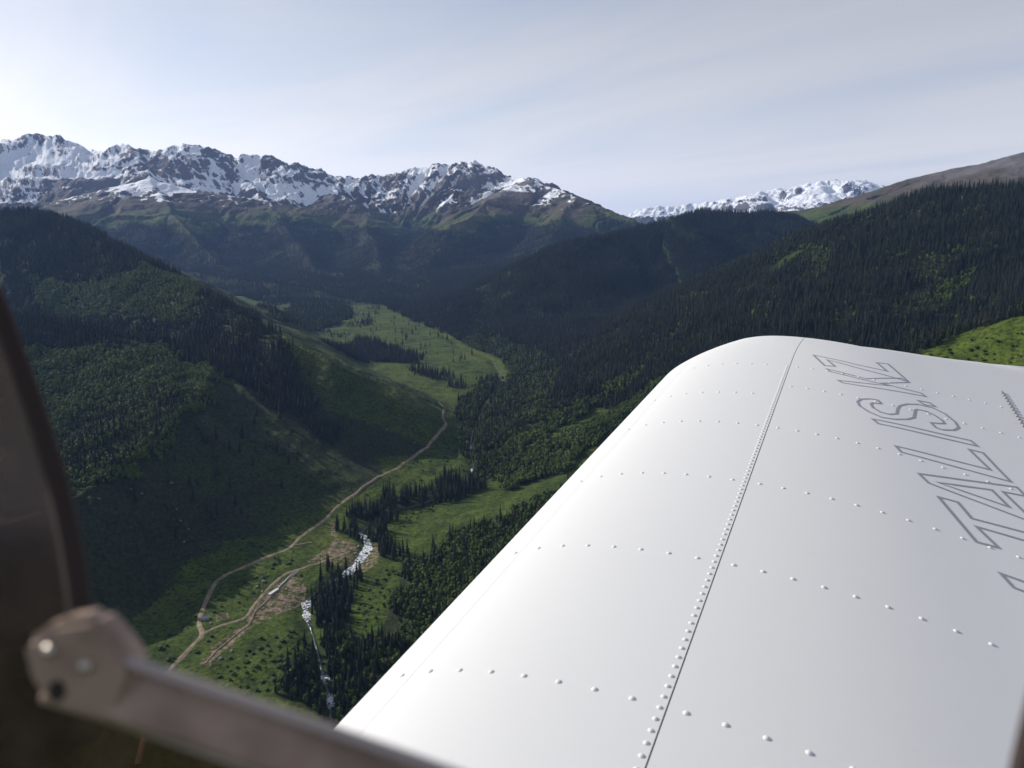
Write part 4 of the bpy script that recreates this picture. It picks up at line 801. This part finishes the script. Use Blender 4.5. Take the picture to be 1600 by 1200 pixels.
def outline(name, loops, w):
    v, f = [], []
    for lp in loops:
        P = []
        for a, b in zip(lp, lp[1:] + lp[:1]):
            n = max(1, int(math.dist(a, b) / 0.05)); P += [(a[0] + (b[0] - a[0]) * k / n, a[1] + (b[1] - a[1]) * k / n) for k in range(n)]
        n = len(P); o = len(v)
        for i in range(n):
            a, b, c = (Vector(P[j % n]) for j in (i - 1, i, i + 1))
            d1, d2 = (b - a).normalized(), (c - b).normalized(); n1, n2 = Vector((-d1.y, d1.x)), Vector((-d2.y, d2.x))
            m = (n1 + n2); m = m / max(0.45, m.dot(n1)) if m.length > 0.2 else n1
            for sgn in (0.5, -0.5):
                q = b + m * w * sgn; v.append(surf(q.x, q.y, 0.0007)[0])
        for i in range(n):
            j = (i + 1) % n; f.append((o + 2 * i, o + 2 * j, o + 2 * j + 1, o + 2 * i + 1))
    return apart('letter', pydata('letter', v, f), wing, DECAL)
for ch, loops in LETTERS: outline(ch, [[tuple(p) for p in l] for l in loops], 0.0096)
# aileron hinge
hv, hf = [], []
def prism(v, f, a, b, r, n=8):
    a, b = Vector(a), Vector(b); d = (b - a).normalized(); t = d.orthogonal().normalized(); u = d.cross(t); o = len(v)
    for p in (a, b): v += [tuple(p + t * r * math.cos(2 * math.pi * k / n) + u * r * math.sin(2 * math.pi * k / n)) for k in range(n)]
    f += [(o + k, o + (k + 1) % n, o + n + (k + 1) % n, o + n + k) for k in range(n)] + [tuple(o + k for k in range(n))[::-1], tuple(o + n + k for k in range(n))]
for k in range(60):
    s0 = 3.50 - 0.035 * k; prism(hv, hf, surf(0.545, s0, 0.002)[0], surf(0.545, s0 - 0.024, 0.002)[0], 0.004)
hinge = apart('hinge', pydata('hinge', hv, hf), wing, SEAL)

# window frame at arm's length
FS = 0.56                                                      # how far the frame sits from the eye
def eye(u, v, d): d *= FS; return _cam @ Vector(((u - 800) / 1202 * d, (600 - v) / 1202 * d, -d))
FRAME = NT('brown_reflection_frame'); _tc = FRAME.n('ShaderNodeTexCoord').outputs['Object']  # silver metal, its brown reflection put into the base colour
_c = FRAME.ramp(FRAME.noise(_tc, 55, 4, 0.6), (0.35, (0.22, 0.15, 0.11)), (0.6, (0.38, 0.27, 0.20)))
FRAME = FRAME.done(FRAME.bsdf(_c, 0.5, 0.5, 0.25))
TRIM = plain('frame_trim', (0.40, 0.33, 0.30), 0.4, 0.5, 0.4)
BOLT = plain('bolt_metal', (0.62, 0.56, 0.48), 0.3, 0.5, 0.9)
DARKP = plain('dark_rubber', (0.034, 0.021, 0.017), 0.7, 0.3)
def sweep(name, pts, prof, n=10):
    """pts: (u, v, distance); prof: closed section in metres (across, towards the eye)"""
    P = catmull([tuple(eye(*p)) for p in pts], n); v, f = [], []; m = len(prof)
    for i, p in enumerate(P):
        d = Vector(P[min(i + 1, len(P) - 1)] - P[max(i - 1, 0)]).normalized(); p = Vector(p); e = -p.normalized(); a = d.cross(e).normalized(); e = a.cross(d)
        v += [tuple(p + a * x * FS + e * y * FS) for x, y in prof]
    f = [(i * m + k, i * m + (k + 1) % m, i * m + m + (k + 1) % m, i * m + m + k) for i in range(len(P) - 1) for k in range(m)]
    f += [tuple(range(m))[::-1], tuple(range(len(P) * m - m, len(P) * m))]
    return pydata(name, v, f)
def roundrect(w, h, r, n=4):
    o = []
    for cx_, cy_, a0 in ((w - r, h - r, 0), (r - w, h - r, 90), (r - w, r - h, 180), (w - r, r - h, 270)):
        o += [(cx_ + r * math.cos(R(a0 + 90 * k / n)), cy_ + r * math.sin(R(a0 + 90 * k / n))) for k in range(n + 1)]
    return o
BAR = [(95, 1055, 0.270), (300, 1115, 0.262), (560, 1205, 0.254), (960, 1350, 0.245)]
frame = apart('window_frame', sweep('window_frame', BAR, roundrect(0.0100, 0.006, 0.004)), plane, FRAME, True)
def shifted(du, dv, dd): return [(u + du, v + dv, d + dd) for u, v, d in BAR]
apart('edge_trim', sweep('edge_trim', [(190, 1030, 0.262), (300, 1068, 0.258), (560, 1157, 0.250), (960, 1300, 0.241)], roundrect(0.0020, 0.0022, 0.0012)), frame, TRIM, True)
apart('edge_trim', sweep('edge_trim', [(170, 1118, 0.262), (300, 1163, 0.256), (560, 1254, 0.248), (960, 1400, 0.239)], roundrect(0.0022, 0.0022, 0.0013)), frame, TRIM, True)
def slab_of(name, pix, d, th):
    bm = bmesh.new(); vs_ = [bm.verts.new(eye(u, v, d)) for u, v in pix]; fc = bm.faces.new(vs_); bm.normal_update()
    nv = Vector(eye(800, 600, 1)).normalized() * th * FS
    r = bmesh.ops.extrude_face_region(bm, geom=[fc]); bmesh.ops.translate(bm, verts=[g for g in r['geom'] if isinstance(g, bmesh.types.BMVert)], vec=nv)
    bmesh.ops.recalc_face_normals(bm, faces=bm.faces)
    me = bpy.data.meshes.new(name)
    return bm, me
bm, me = slab_of('corner_bracket', [(30, 1005), (80, 972), (145, 962), (182, 1000), (215, 1050), (190, 1112), (150, 1128), (95, 1118), (52, 1088), (33, 1040)], 0.258, 0.014)
bmesh.ops.bevel(bm, geom=list(bm.edges), offset=0.003 * FS, segments=3, affect='EDGES'); bm.to_mesh(me); bm.free()
brk = apart('corner_bracket', me, frame, FRAME)
for u, v, r in ((78, 1016, 0.0024), (135, 1040, 0.0024)):
    m2 = rivet_mesh(r * FS, 0.0022 * FS); m2.materials.clear(); m2.materials.append(BOLT)
    o = bpy.data.objects.new('bolt', m2); C.objects.link(o); o.parent = frame; o.location = inv @ eye(u, v, 0.2575)
    o.rotation_euler = (-eye(u, v, 1)).to_track_quat('Z', 'Y').to_euler()
bm, me = slab_of('screw_recess', [(88 + 13 * math.cos(k * 0.5236), 1080 + 17 * math.sin(k * 0.5236)) for k in range(12)], 0.2574, 0.004); bm.to_mesh(me); bm.free()
apart('screw_recess', me, frame, DARKP)
post = apart('window_post', sweep('window_post', [(-70, 300, 0.36), (-15, 450, 0.35), (40, 600, 0.335), (85, 740, 0.32), (112, 860, 0.305), (132, 1000, 0.288)], roundrect(0.0044, 0.0035, 0.003)), plane, DARKP, True)
post2 = apart('window_post', sweep('window_post', [(1660, 1000, 0.26), (1628, 1110, 0.255), (1600, 1230, 0.25), (1580, 1330, 0.245)], roundrect(0.0050, 0.006, 0.003)), plane, DARKP, True)
q = NT('smoky_pane'); _tc = q.n('ShaderNodeTexCoord').outputs['Object']
tr = q.n('ShaderNodeBsdfTransparent', {0: (0.50, 0.41, 0.35)}).outputs[0]
df = q.n('ShaderNodeBsdfDiffuse', {0: q.ramp(q.noise(_tc, 60, 5, 0.65), (0.4, (0.12, 0.075, 0.055)), (0.7, (0.26, 0.17, 0.125)))}).outputs[0]  # brown dust, with the cabin's reflection put into the same colour
gl = q.n('ShaderNodeBsdfGlossy', {'Color': (0.9, 0.85, 0.8), 'Roughness': 0.12}).outputs[0]
m1 = q.n('ShaderNodeMixShader', {0: 0.26, 1: tr, 2: df}).outputs[0]
PANE = q.done(q.n('ShaderNodeMixShader', {0: 0.04, 1: m1, 2: gl}).outputs[0])
bm, me = slab_of('window_pane', [(-260, 200), (-100, 220), (-15, 450), (40, 600), (85, 740), (112, 860), (130, 1000), (300, 1125), (560, 1215), (960, 1360), (-260, 1360)], 0.375, 0.003); bm.to_mesh(me); bm.free()
apart('window_pane', me, plane, PANE)
# ------------------------------------------------------------------ the air
def haze():
    x0, x1, y0, y1, z0, z1 = -31000, 31000, -31000, 31000, -760, 1500
    v = [(x, y, z) for z in (z0, z1) for y in (y0, y1) for x in (x0, x1)]
    f = [(0, 2, 3, 1), (4, 5, 7, 6), (0, 1, 5, 4), (2, 6, 7, 3), (0, 4, 6, 2), (1, 3, 7, 5)]
    q = NT('haze')
    pv = q.n('ShaderNodeVolumePrincipled', {'Color': (0.30, 0.50, 1.0), 'Density': 2.7e-5, 'Anisotropy': 0.15})
    q.t.links.new(pv.outputs[0], q.o.inputs['Volume'])
    o = link('haze', pydata('haze', v, f), mat=q.m); tag(o, kind='stuff', label='thin blue mountain haze filling the valley air', cat='haze')
haze()
